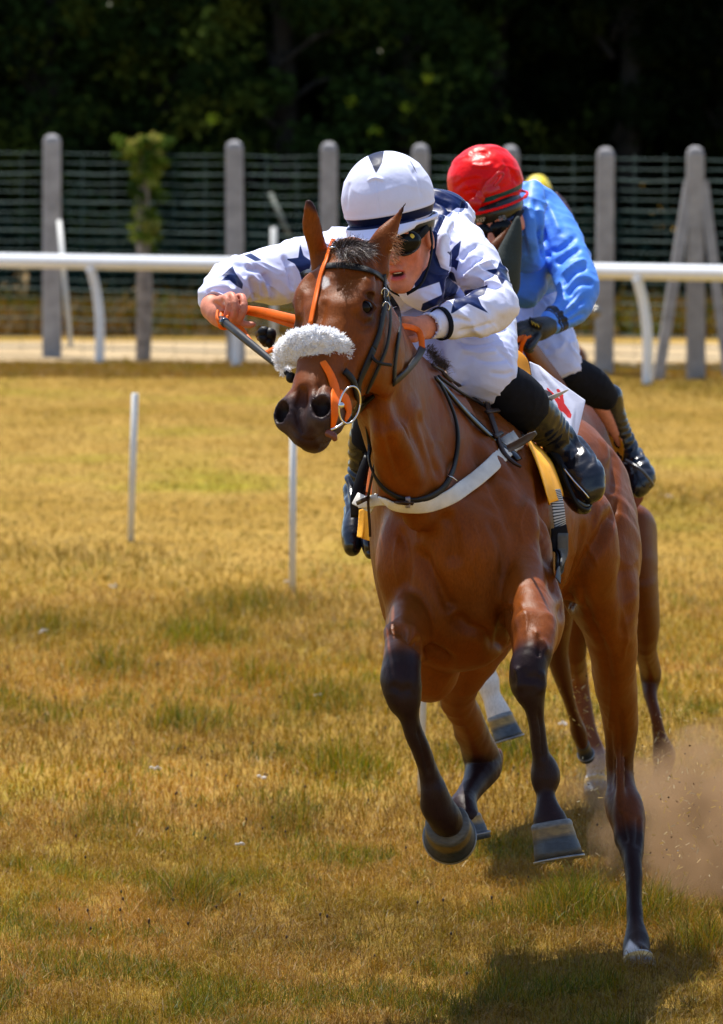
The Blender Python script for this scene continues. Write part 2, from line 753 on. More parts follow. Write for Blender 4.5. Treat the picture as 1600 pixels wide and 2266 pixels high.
def ground_material(name, stops1, stops2, scales, bump=.6):
    m, nt, b = nodes(name)
    L = nt.links.new
    tc = nt.nodes.new('ShaderNodeTexCoord')
    mp = nt.nodes.new('ShaderNodeMapping')
    mp.inputs['Scale'].default_value = (1, .45, 1)
    L(tc.outputs['Object'], mp.inputs[0])
    a = ramp(nt, noise_node(nt, mp.outputs[0], scales[0], 5, .6), stops1)
    c = ramp(nt, noise_node(nt, mp.outputs[0], scales[1], 5, .65), stops2)
    mx = nt.nodes.new('ShaderNodeMix')
    mx.data_type = 'RGBA'
    mx.blend_type = 'MULTIPLY'
    mx.inputs['Factor'].default_value = .85
    L(a, mx.inputs['A'])
    L(c, mx.inputs['B'])
    L(mx.outputs['Result'], b.inputs['Base Color'])
    b.inputs['Roughness'].default_value = .95
    b.inputs['Specular IOR Level'].default_value = .1
    bp = nt.nodes.new('ShaderNodeBump')
    bp.inputs['Strength'].default_value = bump
    bp.inputs['Distance'].default_value = .03
    L(noise_node(nt, tc.outputs['Object'], scales[2], 4), bp.inputs['Height'])
    L(bp.outputs[0], b.inputs['Normal'])
    return m


STRAW, GOLD, GREEN, SOIL = (.40, .26, .085), (.33, .19, .035), (.17, .17, .025), (.12, .07, .03)
m_turf = ground_material('dry_turf', [(.30, (.20, .155, .012)), (.45, (.27, .16, .024)), (.55, (.33, .205, .042)), (.70, (.23, .19, .010))],
                         [(.25, (.62, .62, .60)), (.5, (.95, .95, .95)), (.75, (1.1, 1.05, 1.0))], (.35, 2.6, 30))
g = mesh_obj('ground', [(-400, -60, 0), (400, -60, 0), (400, 900, 0), (-400, 900, 0)], [(0, 1, 2, 3)], m_turf)
tag(g, kind='structure')
m_sand = ground_material('pale_sand', [(.3, (.36, .26, .14)), (.7, (.46, .35, .21))], [(.3, (.75, .75, .75)), (.7, (1, 1, 1))], (.8, 6, 40))
sd_ = mesh_obj('path', [(-60, 76, .004), (60, 64.5, .004), (60, 72.5, .004), (-60, 86, .004)], [(0, 1, 2, 3)], m_sand)
tag(sd_, kind='structure')
m_rough = ground_material('rough_brown_grass', [(.3, (.16, .105, .035)), (.7, (.22, .14, .05))], [(.3, (.5, .5, .5)), (.7, (1, 1, 1))], (.9, 7, 40))
rg_ = mesh_obj('woodland_floor', [(-60, 88, .006), (60, 75, .006), (60, 140, .006), (-60, 140, .006)], [(0, 1, 2, 3)], m_rough)
tag(rg_, kind='structure')

# ------------------------------------------------------------------ grass: blades
m_blade, nt, b_ = nodes('grass_blade')
at_ = nt.nodes.new('ShaderNodeAttribute')
at_.attribute_name = 'col'
nt.links.new(at_.outputs['Color'], b_.inputs['Base Color'])
b_.inputs['Roughness'].default_value = .45
b_.inputs['Specular IOR Level'].default_value = .10
tr = nt.nodes.new('ShaderNodeBsdfTranslucent')
nt.links.new(at_.outputs['Color'], tr.inputs['Color'])
ms = nt.nodes.new('ShaderNodeMixShader')
ms.inputs[0].default_value = .35
nt.links.new(b_.outputs[0], ms.inputs[1])
nt.links.new(tr.outputs[0], ms.inputs[2])
nt.links.new(ms.outputs[0], nt.nodes['Material Output'].inputs['Surface'])


def blades(name, n, y0, y1, halfw, lmin, lmax, wid, seed, spots=None, hue=1.0, only_green=False, power=1.0, flatshare=.35, contrast=1., clumpf=.25, fade=None):
    r = np.random.default_rng(seed)
    m = int(n * 3.2)
    y = y0 + (y1 - y0) * r.random(m) ** power
    x = (r.random(m) * 2 - 1) * halfw * (y / y1 * .6 + .4)
    q = np.stack([x, y * .6, np.zeros(m)], 1)
    big = fbm(q * 1.1 + 5, 3)
    med = fbm(np.stack([x, y * .7, np.zeros(m)], 1) * 5 + 50, 2)
    fine = fbm(np.stack([x, y, np.zeros(m)], 1) * 16 + 90, 2)
    keep = (y < 70.9 - (x + 4) * .094) if y1 < 80 else np.ones(m, bool)
    if fade:
        keep &= r.random(m) < smooth(y, fade[0], fade[1]) * (1 - smooth(y, fade[2], fade[3])) + 1e-9
    keep &= r.random(m) < np.clip(clumpf + 1.3 * (fine - .25), .1, 1)
    idx = np.nonzero(keep)[0][:n]
    x, y, big, med, fine = x[idx], y[idx], big[idx], med[idx], fine[idx]
    n = len(x)
    green = .65 * smooth(med + .5 * (big - .5) + r.normal(0, .035, n), .60, .72)
    patchdark = smooth(big, .52, .40)
    extra = np.zeros(n)
    for sx, sy, sr, amt in (spots or []):
        w = np.exp(-(((x - sx) / sr) ** 2 + ((y - sy) / (sr * 2.2)) ** 2))
        green = np.maximum(green, w * amt)
        extra = np.maximum(extra, w)
    L = r.uniform(lmin, lmax, n) * (.55 + .9 * fine) * (1 + 1.5 * extra) * (1 + .5 * green)
    flat = r.random(n) < flatshare * (1 - .7 * green)
    phi = r.uniform(0, 2 * math.pi, n)
    lean = np.where(flat, r.uniform(.9, 1.5, n), r.uniform(.05, .7, n))
    d0 = np.stack([np.cos(phi) * np.sin(lean), np.sin(phi) * np.sin(lean), np.cos(lean)], 1)
    l2 = lean + r.uniform(.1, .9, n)
    d1 = np.stack([np.cos(phi) * np.sin(l2), np.sin(phi) * np.sin(l2), np.cos(l2)], 1)
    base = np.stack([x, y, np.where(flat, r.uniform(.0, .03, n), 0)], 1)
    tw = phi + math.pi / 2 + r.normal(0, .6, n)
    side = np.stack([np.cos(tw), np.sin(tw), np.zeros(n)], 1)
    w = wid * r.uniform(.6, 1.4, n)[:, None]
    L = L[:, None]
    mid = base + d0 * L * .5
    tip = mid + d1 * L * .5
    tip[:, 2] = np.maximum(tip[:, 2], .002)
    V = np.stack([base - side * w / 2, base + side * w / 2, mid - side * w * .4, mid + side * w * .4, tip - side * w * .06, tip + side * w * .06], 1).reshape(-1, 3)
    k = np.arange(n)[:, None] * 6
    Fc = np.concatenate([k + [0, 1, 3, 2], k + [2, 3, 5, 4]])
    straw = np.array([(.47, .265, .034), (.41, .215, .016), (.33, .145, .010), (.18, .08, .010), (.66, .47, .17), (.46, .22, .004)])
    sp = np.array([.24, .22, .22, .14, .07, .11])
    c = straw[r.choice(len(straw), n, p=sp)]
    gr = np.array([(.15, .18, .004), (.09, .13, .004), (.32, .28, .006), (.05, .08, .006)])[r.choice(4, n, p=[.35, .25, .25, .15])]
    isg = r.random(n) < green * .85 + .05
    c = np.where(isg[:, None], gr, c)
    c = c * (1 - .22 * patchdark[:, None]) * r.uniform(.7, 1.2, n)[:, None] * hue
    tone = fbm(np.stack([x * .9, y * .33, np.zeros(n)], 1) + 33, 3)
    warm = smooth(tone, .40, .60)[:, None]
    c = c * (np.array([.90, .90, .80]) * (1 - warm) + np.array([1.12, 1.06, 1.15]) * warm)
    og = smooth(fbm(np.stack([x * 1.6, y * .5, np.zeros(n)], 1) + 77, 3), .50, .62)[:, None]
    c = c * (1 - og * np.array([.10, .0, .55]))
    c = c * np.interp(y, [15, 18, 22, 40], [.56, .70, .92, 1.0])[:, None]  # near blades darker: browner thatch, plus vignette falloff put into the colour
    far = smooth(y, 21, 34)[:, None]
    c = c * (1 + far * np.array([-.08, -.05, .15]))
    if contrast != 1:
        c = c.mean(0) + (c - c.mean(0)) * contrast
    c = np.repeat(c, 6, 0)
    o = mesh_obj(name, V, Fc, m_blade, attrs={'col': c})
    return tag(o, kind='stuff')


def GX(px, py):
    "ground position seen at a photo pixel"
    Y = FPX * EYE / (py - HORIZON)
    return (px - MIDX) / FPX * Y, Y


sp_near = [(*GX(1300, 2030), .16, 1.0), (*GX(1440, 2040), .12, .9), (*GX(1560, 2110), .1, .8), (*GX(250, 1830), .14, .9), (*GX(640, 1840), .10, .8), (*GX(420, 2010), .1, .7)]
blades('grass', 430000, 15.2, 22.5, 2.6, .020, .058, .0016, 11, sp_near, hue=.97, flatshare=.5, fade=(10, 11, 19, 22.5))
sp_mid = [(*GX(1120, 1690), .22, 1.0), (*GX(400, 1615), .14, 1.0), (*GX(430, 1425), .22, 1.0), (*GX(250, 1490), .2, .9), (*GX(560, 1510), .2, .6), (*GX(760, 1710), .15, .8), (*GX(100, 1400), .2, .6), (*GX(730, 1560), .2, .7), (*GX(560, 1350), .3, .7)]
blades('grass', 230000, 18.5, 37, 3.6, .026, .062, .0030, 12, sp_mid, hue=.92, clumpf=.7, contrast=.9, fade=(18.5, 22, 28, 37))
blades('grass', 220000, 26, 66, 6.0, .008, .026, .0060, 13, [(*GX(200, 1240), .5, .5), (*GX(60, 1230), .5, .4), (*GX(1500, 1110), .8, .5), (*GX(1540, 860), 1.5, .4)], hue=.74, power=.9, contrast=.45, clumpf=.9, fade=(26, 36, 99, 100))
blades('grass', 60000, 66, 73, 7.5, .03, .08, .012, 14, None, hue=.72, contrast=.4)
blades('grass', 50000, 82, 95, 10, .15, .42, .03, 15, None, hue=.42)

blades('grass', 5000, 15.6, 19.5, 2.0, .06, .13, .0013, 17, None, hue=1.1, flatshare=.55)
# dry seed heads standing in the grass
r_ = np.random.default_rng(21)
mb, n_ = MB(), 0
for k in range(120):
    px, py = r_.uniform(0, 1250), r_.choice([r_.uniform(1500, 1800), r_.uniform(1500, 2200)])
    x, y = GX(px, py)
    h = r_.uniform(.03, .075)
    top = A3(x + r_.normal(0, .01), y, h)
    mb.tube([A3(x, y, 0), top], .0008, 4)
    mb.add(*ball_vf(top, (.0035, .0035, .0055), None, 7, 5))
sh_ = mb.build('seed_heads', mat('seed_head', (.035, .018, .012), .8))
tag(sh_, kind='stuff')
# white fluff and pale clover scraps
mb = MB()
for px, py in ((588, 1742), (250, 1312), (95, 1414), (640, 1304), (900, 1395), (1440, 1360), (1480, 1110), (700, 1560), (1246, 1620), (955, 1905), (525, 1893), (345, 1720)):
    x, y = GX(px, py)
    for q in range(4):
        mb.add(*ball_vf(A3(x + r_.normal(0, .012), y + r_.normal(0, .02), .03 + r_.uniform(0, .012)), (.008, .006, .005), None, 6, 4))
tag(mb.build('thistledown', mat('pale_down', (.6, .55, .5), .9)), kind='stuff')

# ------------------------------------------------------------------ running rail, marker poles
M_PVC = mat('white_plastic', (.74, .76, .80), .35, noise=.05, nscale=4)
M_POST = mat('weathered_concrete', (.30, .29, .295), .9, noise=.22, nscale=7, bump=.6, bscale=40, bdist=.01)


def rail_y(px):
    return 70.5 + (63.9 - 70.5) * (px - 220) / (1430 - 220)


rail = empty('running_rail', P(800, 800, 67.3), label='white plastic running rail on curved posts along the far side of the course', cat='running rail')
pts = [P(px, 576 + 29 * (px / 1600), rail_y(px)) for px in range(-1500, 3300, 200)]
MB().tube(pts, .079, 14, flat=1.0, up=A3(0, 0, 1)).build('rail', M_PVC, rail)
for px in (-990, -688, -385, -82, 220, 522, 827, 1128, 1432, 1735, 2040, 2340, 2650):
    Y = rail_y(px)
    x0 = (px - MIDX) / FPX * Y
    ztop = P(px, 588 + 29 * px / 1600, Y)[2]
    pp = spline([A3(x0 - .10, Y + .02, ztop), A3(x0 - .035, Y + .02, ztop * .75), A3(x0 + .005, Y, ztop * .42), A3(x0, Y, -.05)], 6)
    MB().tube(pp, [.055, .052, .055, .055], 10, up=A3(0, 1, 0)).build('rail_post', M_PVC, rail)
M_POLE = mat('white_pole_paint', (.62, .62, .60), .5, noise=.12, nscale=12, stretch=(1, 1, .3))
for k, (pt, pb, Y) in enumerate((((299, 870), (289, 1197), 37.2), ((649, 940), (647, 1312), 32.7), ((948, 1240), (929, 1768), 22.1))):
    mb = MB().tube([P(*pb, Y) - A3(0, 0, .03), (P(*pb, Y) + P(*pt, Y)) / 2, P(*pt, Y)], W(7.5, Y) if k < 2 else .011, 10)
    o = mb.build('marker_pole', M_POLE)
    tag(o, ['slim white marker pole standing in the grass at the left, farthest from the horses', 'slim white marker pole in the grass below the muzzle of the leading horse',
            'slim white marker pole seen between the folded foreleg and the swinging hind leg'][k], 'pole', 'white marker poles')
lean = MB().tube([P(157, 728, 70.8) - A3(0, 0, .2), P(131, 488, 71.2)], .028, 8).build('leaning_stake', M_POLE)
tag(lean, 'thin white stake leaning beside the leftmost fence post', 'stake')
lean2 = MB().tube([P(606, 812, 70.5) - A3(0, 0, .1), P(606, 503, 70.5)], .038, 8).build('upright_stake', M_POLE)
tag(lean2, 'short white stake standing upright left of the outstretched sleeve', 'stake')

# ------------------------------------------------------------------ fence
def fence_y(px):
    return 73.2 + (65.6 - 73.2) * (px - 115) / (1541 - 115)


def fence_top(px):
    return 297 + 26 * (px - 115) / 1426 + (6 if 400 < px < 1500 else 0)


fence = empty('fence', P(800, 820, 69.5), label='tall wire fence on pointed concrete posts behind the white running rail', cat='fence')
for k in range(-5, 13):
    px = 115 + 203.6 * k
    if k == 1:
        continue
    Y = fence_y(px)
    hw = W(19.5, Y)
    x0 = P(px, 0, Y)[0]
    zt = P(px, fence_top(px), Y)[2]
    V, Fc = [], []
    prof = [(-.2, 1.08), (.6, 1.04), (zt - .09, .98), (zt - .035, .80), (zt - .004, .38), (zt, .2)]
    for z, f in prof:
        for dx, dy in ((-1, -.8), (-.8, -1), (.8, -1), (1, -.8), (1, .8), (.8, 1), (-.8, 1), (-1, .8)):
            V.append(A3(x0 + dx * hw * f + .02 * math.sin(k * 2.3) * z / 2.5, Y + dy * hw * f, z))
    for i in range(len(prof) - 1):
        for j in range(8):
            a, b = i * 8 + j, i * 8 + (j + 1) % 8
            Fc.append((a, b, b + 8, a + 8))
    Fc.append(tuple(len(V) - 8 + j for j in range(8)))
    mesh_obj('post', V, Fc, M_POST, fence, flat=True)
for (a, b) in (((1527, 400), (1452, 800)), ((1556, 400), (1612, 770))):
    Yb = fence_y(1541) - .25
    mb = MB()
    p0, p1 = P(*a, fence_y(1541)), P(*b, Yb)
    mb.tube([p0, p1 - A3(0, 0, .3)], .075, 4)
    mb.build('brace', M_POST, fence, flat=True)
mb = MB().tube([P(598, 428, 73.5), P(640, 520, 73.2)], .028, 6)
mb.build('brace', mat('mossy_wood', (.12, .13, .11), .9, noise=.3), fence)
MB().add(*ball_vf(P(1318, 690, 64.9), .062)).build('insulator', mat('worn_metal', (.25, .24, .22), .3, .7, noise=.3), fence)
M_WIRE = mat('fence_wire', (.028, .072, .062), .6, noise=.2)
mb = MB()
for i in range(21):
    z = .12 + i * .108
    for seg in range(-5, 12):
        pa, pb = 115 + 203.6 * seg, 115 + 203.6 * (seg + 1)
        Ya, Yb = fence_y(pa), fence_y(pb)
        sag = .012 * math.sin(i * 1.7 + seg)
        za = z * (1 + .035 * (1 - (pa - 115) / 1426))
        zb = z * (1 + .035 * (1 - (pb - 115) / 1426))
        A_, B_ = A3(P(pa, 0, Ya)[0], Ya + .11, za), A3(P(pb, 0, Yb)[0], Yb + .11, zb)
        mb.tube([A_, (A_ + B_) / 2 + A3(0, 0, -.01 + sag), B_], .0050 if i % 3 else .0085, 4)
for j in range(-12, 35):
    px = 115 + 203.6 / 3 * j
    Y = fence_y(px) + .12
    mb.tube([A3(P(px, 0, Y)[0], Y, .03), A3(P(px, 0, Y)[0], Y, 2.33)], .003, 3)
mb.build('wire_mesh', M_WIRE, fence)

# ------------------------------------------------------------------ foliage
m_leaf, nt, b_ = nodes('leaf')
at_ = nt.nodes.new('ShaderNodeAttribute')
at_.attribute_name = 'col'
nt.links.new(at_.outputs['Color'], b_.inputs['Base Color'])
b_.inputs['Roughness'].default_value = .8
b_.inputs['Specular IOR Level'].default_value = .04
tr = nt.nodes.new('ShaderNodeBsdfTranslucent')
nt.links.new(at_.outputs['Color'], tr.inputs['Color'])
ms = nt.nodes.new('ShaderNodeMixShader')
ms.inputs[0].default_value = .25
nt.links.new(b_.outputs[0], ms.inputs[1])
nt.links.new(tr.outputs[0], ms.inputs[2])
nt.links.new(ms.outputs[0], nt.nodes['Material Output'].inputs['Surface'])
M_BARK = mat('bark', (.014, .012, .009), .9, noise=.35, nscale=14, bump=.8, bscale=30, bdist=.02)


def leaf_cloud(centres, per, rad, size, cols, seed, weights=None):
    r = np.random.default_rng(seed)
    C_ = np.asarray(centres)
    n = len(C_) * per
    c = np.repeat(C_, per, 0)
    d = r.normal(0, 1, (n, 3))
    d /= np.linalg.norm(d, axis=1, keepdims=True)
    rr = (np.repeat(np.atleast_1d(rad) if np.ndim(rad) else np.full(len(C_), rad), per))[:, None]
    p = c + d * rr * (r.random((n, 1)) ** .45) * np.array([1, 1, .75])
    u = r.normal(0, 1, (n, 3))
    u /= np.linalg.norm(u, axis=1, keepdims=True)
    w = np.cross(u, r.normal(0, 1, (n, 3)))
    w /= np.linalg.norm(w, axis=1, keepdims=True)
    s = size * r.uniform(.5, 1.3, (n, 1))
    V = np.stack([p - u * s, p - w * s * .5, p + u * s, p + w * s * .5], 1).reshape(-1, 3)
    Fc = np.arange(n * 4).reshape(-1, 4)
    cc = np.asarray(cols)[r.choice(len(cols), len(C_), p=weights)]
    cc = np.repeat(cc, per, 0) * r.uniform(.6, 1.4, (n, 1))
    return V, Fc, np.repeat(cc, 4, 0)


LEAFC = [(.010, .020, .006), (.016, .030, .008), (.030, .045, .010), (.007, .014, .006), (.045, .055, .010)]
kinds = ['dark broadleaf tree at the wood edge behind the leftmost fence post', 'dark tree with drooping mid green boughs behind the ivy covered post', 'dark tree behind the outstretched sleeve at the wood edge',
         'dark tree behind the white cap with a few leaves coloured bright yellow green as if sunlit', 'dark tree behind the red cap at the wood edge', 'nearly black tree behind the fence post right of the blue jockey', 'nearly black tree behind the braced fence post at the right',
         'dark tree left of the picture edge', 'dark tree right of the picture edge']
for k, x in enumerate((-5.0, -3.2, -1.3, .6, 2.2, 3.9, 5.6, -7.2, 7.6)):
    r = np.random.default_rng(100 + k)
    Y = 97.5 + r.uniform(-1, 1.2)
    tree = empty('tree', A3(x, Y, 0), label=kinds[k], cat='tree', group='trees at the edge of the wood')
    H = r.uniform(9, 11)
    tb = MB().tube(spline([A3(x, Y + .4, -.1), A3(x + r.normal(0, .15), Y + .3, H * .35), A3(x + r.normal(0, .3), Y, H * .8)], 5), [.24, .17, .05], 9)
    cents, rads = [], []
    for q in range(150):
        t = r.random() ** .8
        z = .3 + t * (H - .3)
        rad = (1.9 * (1 - .55 * t)) * r.uniform(.35, 1.0)
        a = r.uniform(0, 2 * math.pi)
        cpt = A3(x + rad * math.cos(a), Y + rad * math.sin(a) * .9, z)
        cents.append(cpt)
        rads.append(r.uniform(.32, .75))
        if q % 7 == 0:
            tb.tube(spline([A3(x, Y, max(z - .6, .3)), (A3(x, Y, z) + cpt) / 2 + A3(0, 0, -.1), cpt], 4), [.06, .035, .012], 6)
    tb.build('trunk', M_BARK, tree)
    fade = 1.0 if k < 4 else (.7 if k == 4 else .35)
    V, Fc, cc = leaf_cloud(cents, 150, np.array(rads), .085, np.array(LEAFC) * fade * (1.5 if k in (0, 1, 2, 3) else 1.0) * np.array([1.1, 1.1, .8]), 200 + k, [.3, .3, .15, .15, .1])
    if k in (2, 3):
        lit_paint = [P(780, 225, Y - 2.0), P(948, 175, Y - 1.9), P(830, 292, Y - 2.0), P(900, 238, Y - 2.0), P(655, 160, Y - 2.0)] if k == 3 else [P(470, 262, Y - 2.0), P(640, 70, Y - 2)]
        V2_, F2_, c2_ = leaf_cloud(lit_paint[:4] if k == 3 else lit_paint[:1], 22, .11, .05, [(.34, .38, .02), (.22, .30, .02)], 300 + k)  # sunlight on leaf clusters imitated by a bright yellow-green base colour
        Fc = np.concatenate([Fc, F2_ + len(V)])
        V = np.concatenate([V, V2_])
        cc = np.concatenate([cc, c2_])
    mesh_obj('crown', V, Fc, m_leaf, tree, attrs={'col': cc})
r = np.random.default_rng(400)
cents = [A3(r.uniform(-18, 18), r.uniform(101, 108), r.uniform(.3, 15)) for _ in range(1700)]
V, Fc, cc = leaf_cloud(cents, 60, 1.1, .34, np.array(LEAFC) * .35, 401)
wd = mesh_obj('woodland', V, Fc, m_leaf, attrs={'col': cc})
tag(wd, kind='stuff')
cents = [A3(r.uniform(-9, 9), r.uniform(94.6, 96.2), abs(r.normal(0, .7))) for _ in range(260)]
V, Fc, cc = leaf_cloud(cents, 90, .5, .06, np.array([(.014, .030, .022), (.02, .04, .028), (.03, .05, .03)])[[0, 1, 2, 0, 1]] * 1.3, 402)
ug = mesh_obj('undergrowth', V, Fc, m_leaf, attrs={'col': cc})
tag(ug, kind='stuff')

# ivy-covered post
Yi = fence_y(319) - .15
ivp = empty('ivy_post', P(319, 800, Yi), label='old fence post with peeling bark, its upper half covered in bushy ivy', cat='post')
MB().tube(spline([P(316, 802, Yi) - A3(0, 0, .1), P(320, 650, Yi), P(316, 480, Yi), P(320, 330, Yi)], 6), [.085, .09, .075, .07], 10).build('post', mat('flaking_bark', (.22, .19, .17), .9, noise=.5, nscale=9, bump=1., bscale=22, bdist=.03), ivp)
cents, rads = [], []
for q in range(95):
    py = 306 + 250 * r.random() ** 1.4
    sp_ = 48 if py < 360 else 30
    cents.append(P(322 + r.normal(0, sp_ * .5), py, Yi - r.uniform(-.12, .2)))
    rads.append(r.uniform(.05, .12))
for q in range(22):
    cents.append(P(r.uniform(268, 380), r.uniform(305, 345), Yi - r.uniform(-.1, .2)))
    rads.append(r.uniform(.05, .10))
V, Fc, cc = leaf_cloud(cents, 60, np.array(rads), .030, [(.09, .14, .015), (.18, .22, .03), (.04, .075, .012), (.34, .32, .07)], 403)
mesh_obj('ivy', V, Fc, m_leaf, ivp, attrs={'col': cc})
# ------------------------------------------------------------------ the leading horse
# head frame
POLL = P(752, 540, 16.0)
HA = unit(P(640, 985, 15.60) - POLL)
_s = A3(.86, -.52, .02)
HS = unit(_s - np.dot(_s, HA) * HA)
HN = np.cross(HA, HS)


def HP(a, s, n):
    return POLL + a * HA + s * HS + n * HN




def body_shape(Fh, neck_off=(0, 0, 0)):
    # trunk: elliptical stations from breast to buttocks (x, y, z, half width, half height)
    TR = [(.262, 16.40, 1.20, .145, .16), (.268, 16.55, 1.22, .200, .25), (.285, 16.78, 1.225, .215, .335), (.315, 17.05, 1.20, .215, .31),
          (.375, 17.35, 1.225, .235, .30), (.450, 17.65, 1.27, .220, .255), (.480, 17.88, 1.27, .205, .24), (.515, 18.02, 1.20, .15, .20)]
    Fh.chain([(t[:3], t[3], t[4]) for t in TR], u=A3(1, -.15, 0), k=.07)
    # neck: crest and throat lines
    NK = [((765, 575, 16.10), (812, 800, 16.02), .074), ((815, 640, 16.25), (840, 930, 16.06), .082),
          ((868, 750, 16.45), (882, 1050, 16.20), .098), ((960, 865, 16.70), (938, 1150, 16.36), .145)]
    nk = []
    for c, t, w in NK:
        c, t = P(*c), P(*t)
        nk.append(((c + t) / 2, w, np.linalg.norm(c - t) / 2, c - t))
    Fh.chain([(n[0], n[1], n[2] * .98) for n in nk], us=[np.cross(unit(a[3] + b[3]), unit(b[0] - a[0])) for a, b in zip(nk[:-1], nk[1:])], k=.06)
    # neck muscle cords and throat
    Fh.cone(P(842, 905, 16.00), P(925, 1140, 16.25), .026, .040, k=.05)
    Fh.cone(P(895, 930, 16.16), P(985, 1150, 16.34), .025, .045, k=.07)
    Fh.cone(P(850, 960, 16.0), P(880, 1080, 16.2), .03, .05, k=.05)
    # withers, shoulders, breast
    Fh.ell(A3(.27, 16.98, 1.52), (.08, .28, .09), k=.08)
    Fh.ell(A3(.432, 16.66, 1.21), (.068, .15, .25), k=.07)
    Fh.ell(A3(.100, 16.66, 1.25), (.075, .17, .28), k=.07)
    Fh.ell(P(1135, 1235, 16.44), (.09, .08, .13), k=.07)
    Fh.ell(P(900, 1250, 16.43), (.08, .08, .12), k=.07)
    Fh.ell(P(965, 1325, 16.36), (.070, .07, .11), k=.035)
    Fh.ell(P(1065, 1300, 16.35), (.085, .07, .13), k=.035)
    Fh.ell(P(1010, 1400, 16.45), (.14, .12, .10), k=.06)
    Fh.cone(P(1005, 1200, 16.24), P(1012, 1370, 16.27), .010, .014, k=.04, op='s')
    # hindquarters
    Fh.ell(A3(.605, 17.80, 1.27), (.105, .22, .21), k=.07)
    Fh.ell(A3(.36, 17.80, 1.30), (.13, .22, .22), k=.07)
    Fh.ell(P(1290, 1200, 17.45), (.10, .12, .15), k=.07)
    # tail
    Fh.cone(A3(.52, 18.12, 1.42), A3(.53, 18.25, 1.28), .05, .03, k=.04)
    Fh.off = Fh.off + np.asarray(neck_off)
    hst = [(.00, -.075, .062, .075), (.09, -.100, .092, .098), (.19, -.122, .104, .118), (.28, -.114, .094, .106),
           (.37, -.092, .074, .085), (.46, -.076, .060, .070), (.525, -.074, .054, .060)]
    Fh.chain([(HP(t[0], 0, t[1]), t[2], t[3]) for t in hst], u=HS, k=.03)
    Fh.cone(HP(.08, 0, -.022), HP(.20, 0, -.024), (.080, .02), (.092, .02), u=HS, k=.03)      # flat forehead
    Fh.cone(HP(.20, 0, -.022), HP(.46, 0, -.022), (.066, .02), (.034, .018), u=HS, k=.03)     # nasal bone
    for s in (-1, 1):
        Fh.ell(HP(.135, s * .082, -.032), (.060, .030, .026), (HA, HS, HN), k=.03)            # brow
        Fh.ell(HP(.160, s * .094, -.036), (.030, .016, .016), (HA, HS, HN), k=.015)
        Fh.ell(HP(.200, s * .096, -.050), (.026, .012, .012), (HA, HS, HN), k=.015)
        Fh.ell(HP(.20, s * .070, -.200), (.120, .036, .100), (HA, HS, HN), k=.04)
        Fh.ell(HP(.24, s * .070, -.130), (.080, .022, .070), (HA, HS, HN), k=.04)             # jowl
        Fh.cone(HP(.215, s * .078, -.085), HP(.34, s * .054, -.080), .014, .010, k=.03)       # facial crest
        Fh.cone(HP(.33, s * .040, -.165), HP(.50, s * .030, -.125), .022, .020, k=.03)        # lower jaw
        Fh.ell(HP(.118, s * .060, .006), (.022, .016, .012), (HA, HS, HN), k=.025, op='s')   # hollow above the eye
        Fh.ell(HP(.180, s * .108, -.040), (.028, .024, .021), (HA, HS, HN), k=.006, op='s')   # eye opening
        Fh.ell(HP(.514, s * .048, -.040), (.050, .038, .044), (HA, HS, HN), k=.02)            # nostril flare
    Fh.ell(HP(.540, 0, -.080), (.046, .048, .044), (HA, HS, HN), k=.03)
    Fh.ell(HP(.545, 0, -.110), (.034, .034, .028), (HA, HS, HN), k=.015)                      # lower lip and chin
    Fh.cone(HP(.495, .052, -.112), HP(.590, .028, -.090), .004, .004, k=.010, op='s')        # mouth line
    Fh.cone(HP(.495, -.052, -.112), HP(.590, -.028, -.090), .004, .004, k=.010, op='s')
    Fh.cone(HP(.47, 0, -.008), HP(.57, 0, -.028), .006, .010, k=.025, op='s')
    for s in (-1, 1):
        Fh.ell(HP(.522, s * .055, -.014), (.030, .023, .026), (HA, HS, HN), k=.006, op='s')
        Fh.cone(HP(.49, s * .03, -.012), HP(.455, s * .052, -.030), .006, .006, k=.02)
    ye = HP(.181, .077, -.049)[1] - .0215
    for rows, r in (([(777, 695, 16), (783, 676, 6), (800, 663, 0), (818, 665, 3), (831, 679, 15)], .0062), ([(777, 695, 16), (792, 705, 5), (812, 703, 5), (831, 681, 15)], .0050)):
        Fh.chain([(P(x, y, ye + d / 1000), r, r) for x, y, d in rows], k=.006)
    Fh.pchain(EAR_R, k=.014)
    Fh.pchain(EAR_L, k=.014)
    Fh.off = Fh.off - np.asarray(neck_off)


# ears
EAR_R = [(717, 606, 16.06, 26, .028), (706, 562, 16.06, 21, .022), (697, 532, 16.05, 20, .018), (689, 500, 16.04, 21.5, .014), (686, 467, 16.03, 16, .010), (683, 448, 16.03, 8, .006), (680, 439, 16.03, 2, .003)]
EAR_L = [(830, 598, 16.03, 32, .032), (836, 560, 16.04, 27, .026), (846, 532, 16.04, 26, .021), (862, 508, 16.05, 20, .015), (877, 485, 16.06, 11, .010), (890, 463, 16.06, 5, .006), (899, 447, 16.06, 2, .003)]

Fh = Field((-.35, 15.35, -.03), (.95, 18.45, 2.12), .0055)
body_shape(Fh)
